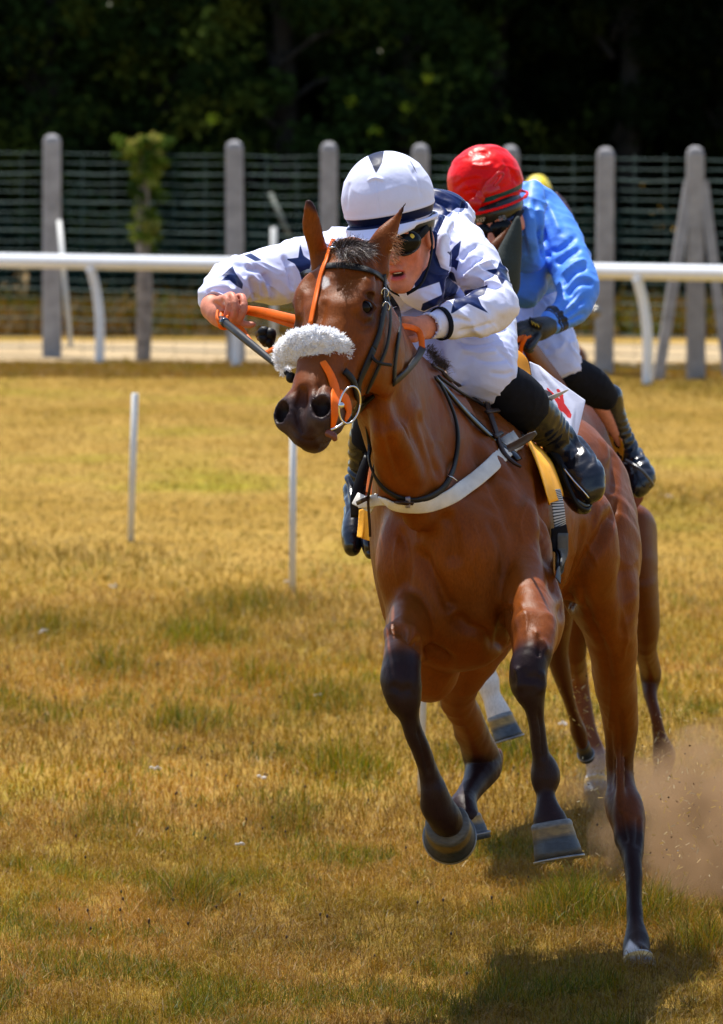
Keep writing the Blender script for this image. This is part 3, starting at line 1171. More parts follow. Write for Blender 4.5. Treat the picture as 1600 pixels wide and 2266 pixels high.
# left fore
Fh.pchain([(1150, 1230, 16.50, 70, .16), (1168, 1320, 16.36, 64, .12), (1182, 1400, 16.14, 52, .085), (1180, 1440, 16.04, 45, .07),
           (1172, 1475, 15.99, 44, .058), (1171, 1515, 15.97, 41, .055), (1182, 1556, 15.97, 24, .038), (1187, 1600, 15.98, 17.5, .031),
           (1197, 1665, 15.99, 18, .030), (1206, 1700, 16.0, 30, .038), (1209, 1722, 16.0, 33, .040), (1210, 1758, 15.99, 21, .030),
           (1215, 1795, 15.97, 28, .038), (1221, 1826, 15.96, 41, .046)], k=.018)
Fh.ell(P(1203, 1375, 16.36), (.045, .09, .10), k=.05)
Fh.cone(P(1160, 1375, 16.06), P(1180, 1440, 15.99), .022, .012, k=.03)
Fh.cone(P(1213, 1375, 16.08), P(1205, 1450, 16.0), .020, .012, k=.03)
# right fore
Fh.pchain([(905, 1280, 16.52, 60, .14), (915, 1370, 16.42, 58, .11), (900, 1415, 16.22, 44, .085), (893, 1450, 16.08, 40, .07),
           (888, 1495, 15.99, 45, .060), (893, 1540, 15.98, 42, .055), (905, 1580, 15.99, 26, .038), (916, 1620, 16.0, 21, .031),
           (938, 1675, 16.03, 20.5, .030), (952, 1722, 16.06, 23, .034), (960, 1756, 16.07, 31, .040), (964, 1780, 16.09, 30, .042)], k=.018)
Fh.pchain([(964, 1780, 16.09, 32, .042), (978, 1800, 16.10, 36, .042), (988, 1818, 16.13, 36, .040)], k=.02)
Fh.ell(P(955, 1462, 16.60), (.075, .11, .095), k=.07)
Fh.ell(P(950, 1510, 16.55), (.040, .06, .040), k=.07)
Fh.cone(P(868, 1400, 16.14), P(873, 1450, 16.02), .022, .014, k=.03)
# left hind, planted
Fh.pchain([(1298, 1090, 17.85, 98, .22), (1322, 1200, 17.75, 96, .21), (1325, 1290, 17.66, 88, .17), (1345, 1370, 17.68, 66, .14),
           (1357, 1444, 17.74, 52, .12), (1361, 1510, 17.80, 47, .095), (1370, 1570, 17.86, 42, .08), (1373, 1631, 17.91, 37, .065),
           (1372, 1694, 17.94, 30, .055), (1376, 1750, 17.92, 32, .060), (1382, 1788, 17.88, 42, .062), (1392, 1830, 17.84, 38, .055),
           (1396, 1868, 17.79, 29, .042), (1400, 1905, 17.74, 20, .032), (1402, 1950, 17.70, 19, .030), (1404, 2005, 17.66, 19.5, .030),
           (1406, 2048, 17.62, 21, .031), (1408, 2082, 17.58, 30, .038), (1409, 2106, 17.55, 31, .042), (1411, 2124, 17.51, 32, .046)], k=.02)
Fh.cone(P(1372, 1650, 17.86), P(1372, 1860, 17.80), .010, .012, k=.02)
Fh.cone(P(1300, 1250, 17.45), P(1345, 1400, 17.56), .07, .03, k=.06)
# right hind, swung forward under the body
Fh.pchain([(1150, 1180, 17.7, 100, .2), (1100, 1330, 17.5, 85, .16), (1045, 1450, 17.42, 62, .12), (1012, 1535, 17.50, 38, .08),
           (1032, 1590, 17.62, 35, .065), (1050, 1635, 17.74, 37, .06), (1066, 1672, 17.82, 42, .055), (1068, 1700, 17.80, 40, .052),
           (1050, 1735, 17.72, 29, .040), (1032, 1765, 17.64, 27, .034), (1026, 1785, 17.58, 30, .038), (1036, 1808, 17.54, 26, .036)], k=.02)
Fh.ell(P(1102, 1682, 17.92), (.018, .04, .034), k=.03)
# flank fold
Fh.cone(P(1300, 1180, 17.28), P(1235, 1380, 17.30), .008, .02, k=.04, op='s')
Vh, Qh = Fh.mesh(2)
del Fh


def capsule_mask(V, a, b, r, soft):
    a, b = np.asarray(a), np.asarray(b)
    w = b - a
    t = np.clip(((V - a) @ w) / (w @ w), 0, 1)
    d = np.linalg.norm(V - a - t[:, None] * w, axis=1)
    return 1 - smooth(d, r - soft, r + soft)


def poly_sdf(pts, poly):
    "signed distance (positive inside) of 2-D points to a polygon"
    poly = np.asarray(poly, float)
    d = np.full(len(pts), 1e9)
    ins = np.zeros(len(pts), bool)
    for i in range(len(poly)):
        a, b = poly[i], poly[(i + 1) % len(poly)]
        w = b - a
        q = pts - a
        t = np.clip((q @ w) / (w @ w + 1e-12), 0, 1)
        d = np.minimum(d, np.linalg.norm(q - t[:, None] * w, axis=1))
        c = (a[1] > pts[:, 1]) != (b[1] > pts[:, 1])
        xx = (b[0] - a[0]) * (pts[:, 1] - a[1]) / ((b[1] - a[1]) if b[1] != a[1] else 1e-9) + a[0]
        ins ^= c & (pts[:, 0] < xx)
    return np.where(ins, d, -d)


def to_px(V):
    return np.stack([MIDX + FPX * V[:, 0] / V[:, 1], HORIZON + FPX * (EYE - V[:, 2]) / V[:, 1]], 1)


def decal(V, N, poly, ymin=-1e9, ymax=1e9):
    "a flat shape laid onto the side of the surface that it was drawn on; metres, positive inside"
    d = poly_sdf(to_px(V), poly) * V[:, 1] / FPX
    front = (N[:, 1] < -.05) & (V[:, 1] > ymin) & (V[:, 1] < ymax)
    return np.where(front, d, np.minimum(d, -.004))


Nh = normals(Vh, Qh)
bay = np.array([.165, .040, .0035])
colh = np.tile(bay, (len(Vh), 1))
n1 = fbm(Vh * 5, 3)[:, None]
n2 = fbm(Vh * np.array([30, 30, 8]) + 9, 3)[:, None]
colh = colh * (.70 + .60 * n1) * (.85 + .3 * n2)
low = smooth(Vh[:, 2], 1.05, .6)[:, None] * 0
point = np.array([.017, .0075, .0085])
dark = np.zeros(len(Vh))
for a, b, r, s in ((P(1172, 1490, 15.97), P(1210, 1820, 15.97), .085, .022), (P(886, 1510, 15.97), P(960, 1790, 16.1), .088, .022),
                   (P(960, 1790, 16.1), P(985, 1815, 16.2), .09, .02), (P(1395, 1900, 17.74), P(1411, 2130, 17.5), .11, .04),
                   (P(1064, 1690, 17.82), P(1035, 1810, 17.54), .09, .05)):
    dark = np.maximum(dark, capsule_mask(Vh, a, b, r, s))
dark = np.maximum(dark, .75 * capsule_mask(Vh, P(1355, 1775, 17.85), P(1368, 1850, 17.8), .035, .03))
dark = np.maximum(dark, .7 * capsule_mask(Vh, P(1374, 1650, 17.95), P(1392, 1850, 17.9), .10, .07))
dark = np.maximum(dark, .75 * capsule_mask(Vh, P(1040, 1590, 17.7), P(1080, 1700, 17.9), .085, .06))
muz = smooth((Vh - POLL) @ HA - .30 * ((Vh - POLL) @ HN), .43, .53) * (Vh[:, 1] < 15.9)
dark = np.maximum(dark, .93 * muz)
for s in (-1, 1):
    dark = np.maximum(dark, .8 * capsule_mask(Vh, HP(.165, s * .095, -.045), HP(.205, s * .09, -.060), .034, .018))
dark = np.maximum(dark, .9 * capsule_mask(Vh, P(681, 436, 16.03), P(698, 458, 16.03), .014, .008))
dark = np.maximum(dark, .9 * capsule_mask(Vh, P(698, 458, 16.04), P(718, 520, 16.05), .008, .005))
dark = np.maximum(dark, .9 * capsule_mask(Vh, P(901, 444, 16.06), P(888, 472, 16.06), .008, .005))
muzc = (muz * smooth(fbm(Vh * 22 + 70, 3), .42, .62))[:, None]
colh = colh * (1 - dark[:, None]) + (point * (1 - muzc) + np.array([.052, .038, .038]) * muzc) * (.75 + .5 * n2) * dark[:, None]
for s in (-1, 1):
    rim = capsule_mask(Vh, HP(.522, s * .052, -.03), HP(.522, s * .056, -.016), .042, .010)[:, None] * .7
    colh = colh * (1 - rim) + np.array([.050, .034, .036]) * rim
    nost = capsule_mask(Vh, HP(.522, s * .052, -.034), HP(.522, s * .055, -.016), .0255, .004)[:, None]
    colh = colh * (1 - nost) + np.array([.012, .006, .005]) * nost
wh = np.maximum(decal(Vh, Nh, [(1392, 2078), (1376, 2120), (1432, 2122), (1410, 2095)]), decal(Vh, Nh, [(716, 612), (728, 618), (730, 630), (716, 640), (710, 630)], 15, 17))
wm = smooth(wh, -.004, .004)[:, None]
colh = colh * (1 - wm) + np.array([.55, .5, .48]) * wm
def engrave(V, N, lines, ymin=-1e9, ymax=1e9, gain=1.0):
    "relief cut into (positive depth) or raised on (negative depth) the visible side; lines: (width m, depth m, [(px,py),...])"
    px = to_px(V)
    front = smooth(-N[:, 1], .0, .25) * (V[:, 1] > ymin) * (V[:, 1] < ymax)
    D = np.zeros(len(V))
    for w, dep, pl in lines:
        dep = dep * gain
        pl = spline([(*q, 0) for q in pl], 5)[:, :2] if len(pl) > 2 else np.asarray(pl, float)
        lo, hi = pl.min(0) - 60, pl.max(0) + 60
        m = np.nonzero((px[:, 0] > lo[0]) & (px[:, 0] < hi[0]) & (px[:, 1] > lo[1]) & (px[:, 1] < hi[1]) & (front > 0))[0]
        if not len(m):
            continue
        d = np.full(len(m), 1e9)
        L = len(pl) - 1
        along = np.zeros(len(m))
        for i in range(L):
            a, b = pl[i], pl[i + 1]
            e = b - a
            t = np.clip(((px[m] - a) @ e) / (e @ e + 1e-9), 0, 1)
            dd = np.linalg.norm(px[m] - a - t[:, None] * e, axis=1)
            along = np.where(dd < d, (i + t) / L, along)
            d = np.minimum(d, dd)
        fade = smooth(along, 0, .2) * smooth(1 - along, 0, .2)
        D[m] += dep * fade * np.exp(-(d * V[m, 1] / FPX / w) ** 2)
    return V - N * (D * front)[:, None]


HORSE_LINES = [
    (.016, .014, [(925, 1200), (948, 1262), (985, 1320), (1004, 1360)]), (.018, .012, [(1004, 1350), (1030, 1385), (1075, 1405), (1110, 1450)]),
    (.014, .014, [(862, 1385), (895, 1400), (930, 1425), (975, 1452), (1010, 1470)]), (.016, .012, [(1122, 1330), (1112, 1390), (1120, 1450)]),
    (.018, .016, [(1190, 1010), (1200, 1090), (1212, 1180), (1232, 1270), (1240, 1340)]), (.03, -.006, [(1175, 1040), (1182, 1120), (1192, 1200)]),
    (.012, .007, [(850, 915), (866, 990), (892, 1080)]), (.014, .007, [(925, 900), (952, 990), (975, 1070)]), (.016, -.006, [(885, 920), (905, 1000), (930, 1085)]),
    (.012, .006, [(1035, 960), (1075, 1040), (1120, 1130), (1140, 1190)]), (.020, -.006, [(1068, 950), (1105, 1030), (1150, 1110)]),
    (.018, .007, [(985, 1130), (1005, 1180), (1005, 1260)]), (.012, .005, [(1080, 1140), (1110, 1210), (1116, 1290)]), (.012, .005, [(880, 1160), (900, 1230), (895, 1320)]),
    (.016, .014, [(1352, 1110), (1338, 1170), (1300, 1240), (1262, 1320), (1240, 1385)]), (.010, .006, [(1368, 1090), (1352, 1160), (1318, 1230)]),
    (.014, .008, [(1335, 900), (1352, 960), (1360, 1030), (1352, 1100)]), (.016, -.006, [(1318, 905), (1336, 970), (1345, 1040)]),
    (.012, .007, [(1285, 1270), (1300, 1360), (1335, 1440), (1352, 1530)]), (.012, .006, [(1375, 1230), (1385, 1330), (1375, 1420)]), (.016, -.005, [(1398, 1260), (1400, 1360), (1388, 1450)]),
    (.010, .005, [(1370, 1560), (1376, 1650), (1374, 1740)]), (.008, .004, [(1350, 1600), (1352, 1690), (1350, 1760)]),
    (.008, .005, [(1372, 1790), (1380, 1830), (1388, 1870)]), (.007, .004, [(1412, 1800), (1412, 1840), (1408, 1880)]),
    (.006, .004, [(1190, 1560), (1200, 1640), (1202, 1690)]), (.006, .004, [(920, 1600), (940, 1670), (950, 1720)]),
    (.012, .0025, [(1148, 1480), (1172, 1500), (1196, 1492)]), (.012, .003, [(862, 1510), (888, 1530), (914, 1520)]), (.008, -.004, [(1140, 1470), (1150, 1500), (1148, 1530)]), (.008, -.004, [(1200, 1480), (1204, 1510), (1196, 1540)]),
    (.008, -.004, [(1182, 1385), (1192, 1410), (1204, 1425), (1212, 1450)]), (.006, .005, [(1188, 1400), (1196, 1432), (1190, 1455)]),
    (.007, .004, [(1240, 1140), (1262, 1220), (1260, 1300)]), (.012, -.004, [(1290, 1120), (1290, 1180), (1270, 1250)]), (.008, .004, [(1318, 1130), (1308, 1190), (1280, 1260)]),
    (.007, .004, [(668, 640), (662, 690), (672, 740)]), (.006, .003, [(800, 650), (826, 655), (836, 675)]), (.005, .003, [(790, 700), (806, 716), (828, 708)]), (.006, .003, [(786, 716), (802, 730), (826, 724)]),
    (.010, .004, [(720, 660), (712, 700), (700, 735)]), (.012, .005, [(790, 740), (780, 790), (765, 830)]), (.006, .004, [(668, 850), (664, 880), (655, 905)]), (.007, .004, [(712, 845), (700, 872), (690, 905)]),
    (.0045, -.0022, [(1040, 1150), (1056, 1195), (1046, 1255), (1060, 1300)]), (.0045, -.0022, [(930, 1150), (925, 1200), (940, 1250)]), (.0045, -.0025, [(1290, 1200), (1312, 1215), (1322, 1260)]),
    (.004, -.0022, [(1150, 1330), (1166, 1370), (1160, 1410)]), (.004, -.0018, [(772, 705), (756, 735), (750, 775)]), (.004, -.0018, [(756, 735), (772, 752), (776, 780)]), (.0045, -.0025, [(1345, 1470), (1354, 1550), (1346, 1630)]),
    (.0045, -.0022, [(880, 1180), (872, 1240), (884, 1300)]), (.0045, -.0022, [(1165, 1100), (1150, 1160), (1160, 1210)]), (.0045, -.002, [(1380, 1330), (1386, 1400), (1378, 1470)]),
    (.005, .003, [(640, 940), (660, 965), (690, 975), (720, 955)]), (.006, .004, [(655, 905), (662, 940), (668, 965)]),
]
# fine relief: veins and skin wrinkles
vein = 1 - np.abs(fbm(Vh * np.array([7, 7, 5]) + 31, 2) * 2 - 1) * 9
Vh2 = engrave(Vh, Nh, HORSE_LINES, 15, 18.2, 1.7)
Vh2 = Vh2 + normals(Vh2, Qh) * (np.clip(vein, 0, 1) * .0012 + (fbm(Vh * 12 + 3, 2) - .5) * .011 + (fbm(Vh * np.array([60, 60, 22]) + 13, 2) - .5) * .0016)[:, None]
M_COAT = mat('bay_coat', attr='col', rough=.42, noise=.2, nscale=240, bump=.55, bscale=380, bdist=.002, spec=.13, rvar=.08,
             stretch=(1, 1, .35), bump2=(16, .35, .006))
horse = mesh_obj('horse', Vh2, Qh, M_COAT, attrs={'col': colh})
tag(horse, 'bay horse galloping at the front with white sheepskin noseband and black lower legs', 'horse', 'galloping racehorses')
SH = Surf((Vh, Qh))
# eyes
for s in (-1, 1):
    mb = MB().add(*ball_vf(HP(.181, s * .077, -.049), .0270))
    mb.build('eye', M_EYE, horse)


def hoof(coronet, axis, toe, r0, r1, L, name='hoof', parent=None, cols=None, tone=1.0):
    "a hoof wall: coronet band, wall flaring to the ground edge, shoe; toe = direction the toe points"
    axis, side = unit(axis), None
    toe = unit(np.asarray(toe) - np.dot(toe, axis) * axis)
    side = np.cross(axis, toe)
    V, cc = [], []
    S = 36
    prof = [(-.004, .93), (.0, 1.0), (.006, 1.035), (.014, 1.02), (.03, 1.06), (.042, 1.075), (.046, 1.06), (.052, 1.10), (.07, 1.15), (1, 1.2)]
    hs = [p[0] if p[0] < 1 else L for p in prof]
    for (hh, f), h in zip(prof, hs):
        t = max(h, 0) / L
        r = r0 * f if hh < 1 else r1
        r = r0 * f + (r1 - r0 * 1.2) * max(t, 0) if hh < 1 else r1
        for k in range(S):
            a = 2 * math.pi * k / S
            c, s_ = math.cos(a), math.sin(a)
            lean = .35 * max(t, 0) * r0
            flat_heel = 1.0 if c > -.6 else 1.0 - .25 * (-.6 - c) / .4
            slope = max(0, c) * .12
            V.append(np.asarray(coronet) + axis * h * (1 + slope * 0) + toe * (r * c * 1.02 * flat_heel + lean) + side * r * s_)
            q = t
            if q < .10:
                col = (.20, .21, .22)
            elif q < .42:
                col = (.30, .19, .055)
            else:
                col = (.055, .068, .085)
            w = .75 + .5 * math.sin(h * 700 + a * 2) * .3 + random.random() * .25
            cc.append(np.array(col) * w * tone)
    Fc = []
    n = len(prof)
    for i in range(n - 1):
        for k in range(S):
            a, b = i * S + k, i * S + (k + 1) % S
            Fc.append((a, b, b + S, a + S))
    V.append(np.asarray(coronet) + axis * (-.006))
    cc.append(np.array((.03, .02, .02)))
    for k in range(S):
        Fc.append((len(V) - 1, (k + 1) % S, k))
    V.append(np.asarray(coronet) + axis * (L - .012) + toe * .2 * r0)
    cc.append(np.array((.04, .035, .03)))
    for k in range(S):
        Fc.append((len(V) - 1, (n - 1) * S + k, (n - 1) * S + (k + 1) % S))
    o = mesh_obj(name, V, Fc, M_HOOF, parent, attrs={'col': np.array(cc)})
    mb = MB()
    ring = []
    for k in range(-13, 14):
        a = k * math.pi / 16
        ring.append(np.asarray(coronet) + axis * (L + .002) + toe * ((r1 - .004) * math.cos(a) * 1.02 + .35 * r0) + side * (r1 - .004) * math.sin(a))
    mb.add(*ribbon_vf(ring, axis, .014, .006))
    mb.build('shoe', mat('worn_shoe', (.22, .22, .23), .4, .8, noise=.3), o)
    return o


hoof(P(1220, 1822, 15.96), (.17, -.16, -1), (.25, -1, -.1), W(45, 15.96), W(55, 15.96), .088, parent=horse, tone=.55)
hoof(P(990, 1822, 16.15), (.06, .92, -.30), (.1, -.30, -.92), W(48, 16.17), W(58, 16.2), .075, parent=horse, tone=.42)
hoof(P(1412, 2118, 17.50), (.06, -.42, -.62), (.05, -1, .1), W(34, 17.5), W(44, 17.5), .05, parent=horse, tone=2.0)
hoof(P(1037, 1806, 17.55), (.22, -.12, -1), (.5, -1, 0), W(27, 17.55), W(34, 17.55), .05, parent=horse, tone=1.2)
# ------------------------------------------------------------------ riders
M_SKIN = mat('skin', attr='col', rough=.5, noise=.12, nscale=70, bump=.35, bscale=300, bdist=.0015, spec=.25)
NAVY = (.003, .014, .085)
M_SILK = mat('white_silk_with_navy', (.70, .73, .97), .45, mask='navy', mcol=NAVY, noise=.03, nscale=30, bump=.12, bscale=60, bdist=.004, spec=.2, bump2=(22, .5, .006))
M_CAPW = mat('white_cap_silk', (.68, .71, .95), .45, mask='navy', mcol=(.004, .010, .045), spec=.1, noise=.03, bump=.1, bscale=60, bdist=.004, bump2=(16, .35, .006))
M_BREECH = mat('white_breeches', (.58, .63, .95), .45, noise=.05, nscale=14, bump=.15, bscale=90, bdist=.003, bump2=(18, .4, .006))
M_SOCK = mat('black_stretch_cloth', (.005, .006, .012), .75, noise=.3, nscale=60, bump=.2, bscale=700, spec=.12)
M_REDCAP = mat('red_satin', (.74, .001, .002), .40, spec=.18, mask='navy', mcol=(.012, .075, .085), noise=.12, nscale=14, bump=.15, bscale=60, bdist=.004, bump2=(16, .8, .012))
M_BLUESILK = mat('blue_silk', (.085, .27, .86), .5, spec=.25, mask='navy', mcol=(.012, .014, .03), noise=.10, nscale=9, bump=.12, bscale=60, bdist=.004, bump2=(20, .6, .008))
M_GLOVE = mat('black_glove', (.009, .010, .014), .5, noise=.3, nscale=60, bump=.4, bscale=260)
M_LENS = mat('goggle_lens', (.004, .005, .008), .14, spec=.15)
M_BLACKPL = mat('black_plastic', (.010, .011, .013), .32, noise=.2)
M_HAIR = mat('dark_hair', (.012, .008, .006), .45, noise=.3, nscale=90)
SKIN = np.array([.60, .225, .140])


def pleats(V, N, freq, amp, seed, ridge=True, warp=1.0):
    "cloth creases: ridged noise, finer across than along"
    q = V @ np.asarray(freq, float).T + seed
    q = q + warp * (fbm(V * 9 + seed, 2)[:, None] - .5)
    n = fbm(q, 2)
    r = (1 - np.abs(n * 2 - 1)) ** 3 if ridge else n
    return V + N * (amp * (r - .5))[:, None]


def axes_from(up, fwd):
    up = unit(up)
    f = unit(np.asarray(fwd) - np.dot(fwd, up) * up)
    return np.cross(up, f) * 1.0, f, up          # side, forward, up


def head_frame(c0, up, fwd):
    S, Fw, U = axes_from(up, fwd)
    # S must point to picture right
    if S[0] < 0:
        S = -S

    def H(s, f, u):
        return np.asarray(c0) + s * .93 * S + f * Fw + u * U
    return H, S, Fw, U


def head_shape(F, H, S, Fw, U, neck_to, open_mouth=True):
    ax = (S, Fw, U)
    F.ell(H(0, -.012, .045), (.074, .095, .085), ax, k=.02)
    F.ell(H(0, .030, -.030), (.056, .062, .088), ax, k=.02)
    for s in (-1, 1):
        F.cone(H(s * .043, -.005, -.042), H(s * .014, .066, -.108), .020, .016, k=.025)
        F.ell(H(s * .042, .062, -.030), (.020, .018, .016), ax, k=.02)
        F.ell(H(s * .031, .086, .004), (.018, .016, .012), ax, k=.01, op='s')
        F.ell(H(s * .031, .070, .003), .0125, k=.004)
        F.ell(H(s * .030, .086, .024), (.024, .010, .008), ax, k=.012)
        F.ell(H(s * .078, -.006, -.010), (.010, .020, .032), ax, k=.008)
        F.ell(H(s * .087, -.002, -.006), (.005, .011, .019), ax, k=.006, op='s')
        F.ell(H(s * .012, .103, -.040), (.009, .010, .008), ax, k=.006)
    F.ell(H(0, .074, -.112), (.024, .018, .018), ax, k=.02)
    F.cone(H(0, .086, .012), H(0, .116, -.034), (.008, .009), (.012, .012), k=.012)
    F.ell(H(0, .113, -.040), (.013, .013, .011), ax, k=.008)
    F.ell(H(0, .082, -.064), (.028, .016, .010), ax, k=.012)
    F.ell(H(0, .087, -.068), (.025, .010, .006), ax, k=.006)
    F.ell(H(0, .085, -.090), (.023, .014, .009), ax, k=.006)
    if open_mouth:
        F.ell(H(0, .092, -.079), (.018, .016, .0060), ax, k=.004, op='s')
    F.cone(H(0, -.03, -.05), neck_to, .050, .052, k=.03)


def finger(F, pts, r):
    F.chain([(P(*p), W(rr, p[2]), W(rr, p[2])) for p, rr in zip(pts, r)], k=.003, fine=3)


def skin_color(V, H, lips=True):
    n = fbm(V * 25, 3)[:, None]
    c = SKIN * (.88 + .24 * n)
    if H is not None:
        for s in (-1, 1):
            ck = capsule_mask(V, H(s * .04, .07, -.04), H(s * .05, .05, -.06), .028, .022)[:, None]
            c = c * (1 - .4 * ck) + np.array([.60, .14, .09]) * .4 * ck
        if lips:
            lp = capsule_mask(V, H(-.013, .094, -.081), H(.013, .094, -.081), .0135, .004)[:, None]
            c = c * (1 - lp) + np.array([.62, .12, .12]) * lp
            mo = capsule_mask(V, H(-.012, .082, -.079), H(.012, .082, -.079), .0068, .002)[:, None]
            c = c * (1 - mo) + np.array([.05, .015, .012]) * mo
    return c


def helmet(parent, c, H, S, Fw, U, rim_c, R, m, name, stars=(), band=(.006, .024), seed=3., h=.0032, fold=.0015, peak=True, lines=None):
    "a helmet under a silk cover; rim_c is a point of the rim plane, band gives the heights of the dark band"
    c = np.asarray(c)
    F = Field(c - .22, c + .22, h)
    F.ell(c, R, (S, Fw, U), k=.01)
    F.cut(rim_c, -U)
    F.chain([(rim_c + U * .001, R[0] * 1.015, .012), (rim_c + U * .002, R[0] * 1.0, .012)], k=.004, fine=1) if False else None
    # rim bead and peak
    for q0 in range(4):
        ring = []
        for k in range(11):
            a = 2 * math.pi * (q0 * 10 + k) / 40
            ring.append((rim_c + S * R[0] * .985 * math.cos(a) + Fw * R[1] * .985 * math.sin(a), .006, .006))
        F.chain(ring, k=.008, fine=1)
    for k in range(-12, 13) if peak else ():
        k = k / 2
        a = math.pi / 2 + k * .145
        p0 = rim_c + S * R[0] * .97 * math.cos(a) + Fw * R[1] * .97 * math.sin(a)
        ext = .040 * math.cos(k * .22)
        F.cone(p0 + U * .003, p0 + Fw * ext - U * .020 * math.cos(k * .2), .006, .005, k=.012)
    V, Q = F.mesh(2)
    N = normals(V, Q)
    hgt = (V - rim_c) @ U
    fd = unit(Fw)
    low = smooth(hgt, .08, .01)[:, None]
    V2 = V + (pleats(V, N, [[8, 0, 0], [0, 8, 0], [0, 0, 22]], fold, seed) - V) * smooth((V - rim_c) @ U, .03, .06)[:, None]
    V2 = V2 + N * (np.exp(-((hgt - band[1] - .003) / .005) ** 2) * .002)[:, None]
    mask = np.minimum(hgt - band[0], band[1] - hgt)
    for st in stars:
        mask = np.maximum(mask, decal(V, N, st))
    if lines:
        V2 = engrave(V2, normals(V2, Q), lines)
    o = mesh_obj(name, V2, Q, m, parent, attrs={'navy': mask})
    return o


# ---- the leading jockey: body
J1 = empty('person', P(1060, 900, 17.0), label='leading jockey in white silks with navy stars and white cap, arms spread holding orange reins',
           cat='person', group='jockeys in the race')
c0 = P(891, 529, 16.50)
H1, S1, F1, U1 = head_frame(c0, (-.17, -.10, .97), (-.30, -.92, -.22))
Fb = Field((-.55, 16.1, 1.15), (.75, 17.75, 2.25), .0042)
head_shape(Fb, H1, S1, F1, U1, P(918, 570, 16.80))
chest = [(P(870, 590, 16.90), .120, .080), (P(920, 580, 17.05), .12, .10), (P(955, 590, 17.28), .10, .09), (P(985, 630, 17.45), .12, .10)]
Fb.chain(chest, u=A3(1, 0, .2), k=.03)
ARM_L = [((1000, 535, 16.90), 24, .030), ((1065, 590, 16.76), 36, .042), ((1100, 672, 16.64), 32, .038), ((1035, 700, 16.54), 28, .034), ((965, 720, 16.46), 23, .024), ((935, 725, 16.43), 24, .021)]
ARM_R = [((735, 575, 16.86), 40, .045), ((640, 585, 16.80), 36, .042), ((525, 612, 16.70), 32, .038), ((490, 640, 16.56), 27, .032), ((474, 668, 16.46), 22, .026), ((470, 685, 16.42), 24, .026)]
for ARM in (ARM_L, ARM_R):
    Fb.chain([(P(*p), W(w, p[2]), d) for p, w, d in ARM], k=.02)
LEG_L = [((1035, 655, 17.36), 70, .09), ((1065, 740, 17.05), 72, .085), ((1068, 815, 16.80), 58, .065), ((1110, 855, 16.86), 50, .055), ((1180, 930, 16.98), 40, .045), ((1245, 995, 17.08), 28, .035)]
LEG_R = [((980, 660, 17.36), 70, .09), ((925, 745, 17.05), 66, .085), ((880, 830, 16.85), 50, .065), ((850, 890, 16.92), 44, .055), ((812, 985, 17.02), 34, .045), ((795, 1060, 17.08), 24, .035)]
for LEG in (LEG_L, LEG_R):
    Fb.chain([(P(*p), W(w, p[2]) * .68, d * .68) for p, w, d in LEG], k=.02)
# right hand (picture left): fist round the reins and whip
Fb.chain([(P(468, 676, 16.43), W(23, 16.4), .028), (P(482, 694, 16.39), W(27, 16.4), .030), (P(497, 702, 16.37), W(27, 16.4), .026)], k=.015)
Fb.ell(P(514, 690, 16.385), (.036, .024, .036), k=.014)
finger(Fb, [(474, 668, 16.40), (487, 664, 16.365), (500, 679, 16.345)], (10, 8.5, 7))
finger(Fb, [(488, 662, 16.38), (500, 660, 16.345), (506, 680, 16.325), (500, 700, 16.335)], (9, 9, 8.2, 7))
finger(Fb, [(502, 657, 16.385), (514, 655, 16.34), (522, 678, 16.315), (517, 700, 16.325), (510, 713, 16.345)], (9.5, 9.5, 8.8, 8, 7))
finger(Fb, [(522, 660, 16.39), (536, 658, 16.35), (540, 684, 16.325), (532, 703, 16.33), (522, 716, 16.345)], (9, 9.3, 8.8, 8, 7))
finger(Fb, [(512, 706, 16.37), (535, 716, 16.345), (553, 719, 16.335), (561, 718, 16.335)], (8, 8.5, 8, 6.5))
# left hand (picture right): resting on the crest of the neck
Fb.chain([(P(952, 722, 16.44), W(26, 16.4), .022), (P(928, 726, 16.41), W(27, 16.4), .022), (P(912, 728, 16.395), W(25, 16.4), .018)], k=.012)
for k, (dx, dy) in enumerate(((-6, -19), (-10, -7), (-10, 6), (-5, 17))):
    finger(Fb, [(914 + dx * .3, 727 + dy, 16.40), (898 + dx, 727 + dy * 1.05, 16.385), (886 + dx, 736 + dy, 16.40), (888 + dx, 746 + dy, 16.42)], (8.5, 8, 7.5, 6))
finger(Fb, [(935, 742, 16.40), (918, 750, 16.37), (903, 750, 16.365)], (9, 8.5, 7))
for LEG in ((1252, 1000, 17.08), (1290, 1060, 17.02), (1320, 1095, 16.98)), ((795, 1065, 17.08), (790, 1140, 17.0), (786, 1200, 16.93)):
    Fb.chain([(P(*p), W(w, 17), .022) for p, w in zip(LEG, (18, 20, 15))], k=.02)
Vb, Qb = Fb.mesh(2)
del Fb
Vb = engrave(Vb, normals(Vb, Qb), [(.005, .004, [(868, 576), (884, 584), (896, 602)]), (.009, .005, [(925, 548), (914, 580), (898, 606)]), (.005, .003, [(868, 612), (880, 616), (892, 610)]), (.010, -.004, [(905, 560), (925, 552), (938, 540)]),
    (.003, .0035, [(506, 652), (508, 668), (508, 690)]), (.003, .0035, [(526, 650), (528, 668), (527, 695)]), (.003, .003, [(492, 662), (496, 676), (494, 690)]), (.003, -.002, [(512, 668), (520, 670)]), (.003, -.002, [(532, 672), (540, 674)])], 16, 16.7)
colb = skin_color(Vb, H1)
for kx, ky in ((514, 655), (536, 658), (500, 660), (498, 679), (523, 680), (541, 686), (507, 682)):
    km = capsule_mask(Vb, P(kx, ky, 16.34), P(kx, ky + 3, 16.34), .012, .009)[:, None]
    colb = colb * (1 - .45 * km) + np.array([.62, .17, .12]) * .45 * km
nail = capsule_mask(Vb, P(496, 669, 16.34), P(499, 672, 16.335), .006, .002)[:, None]
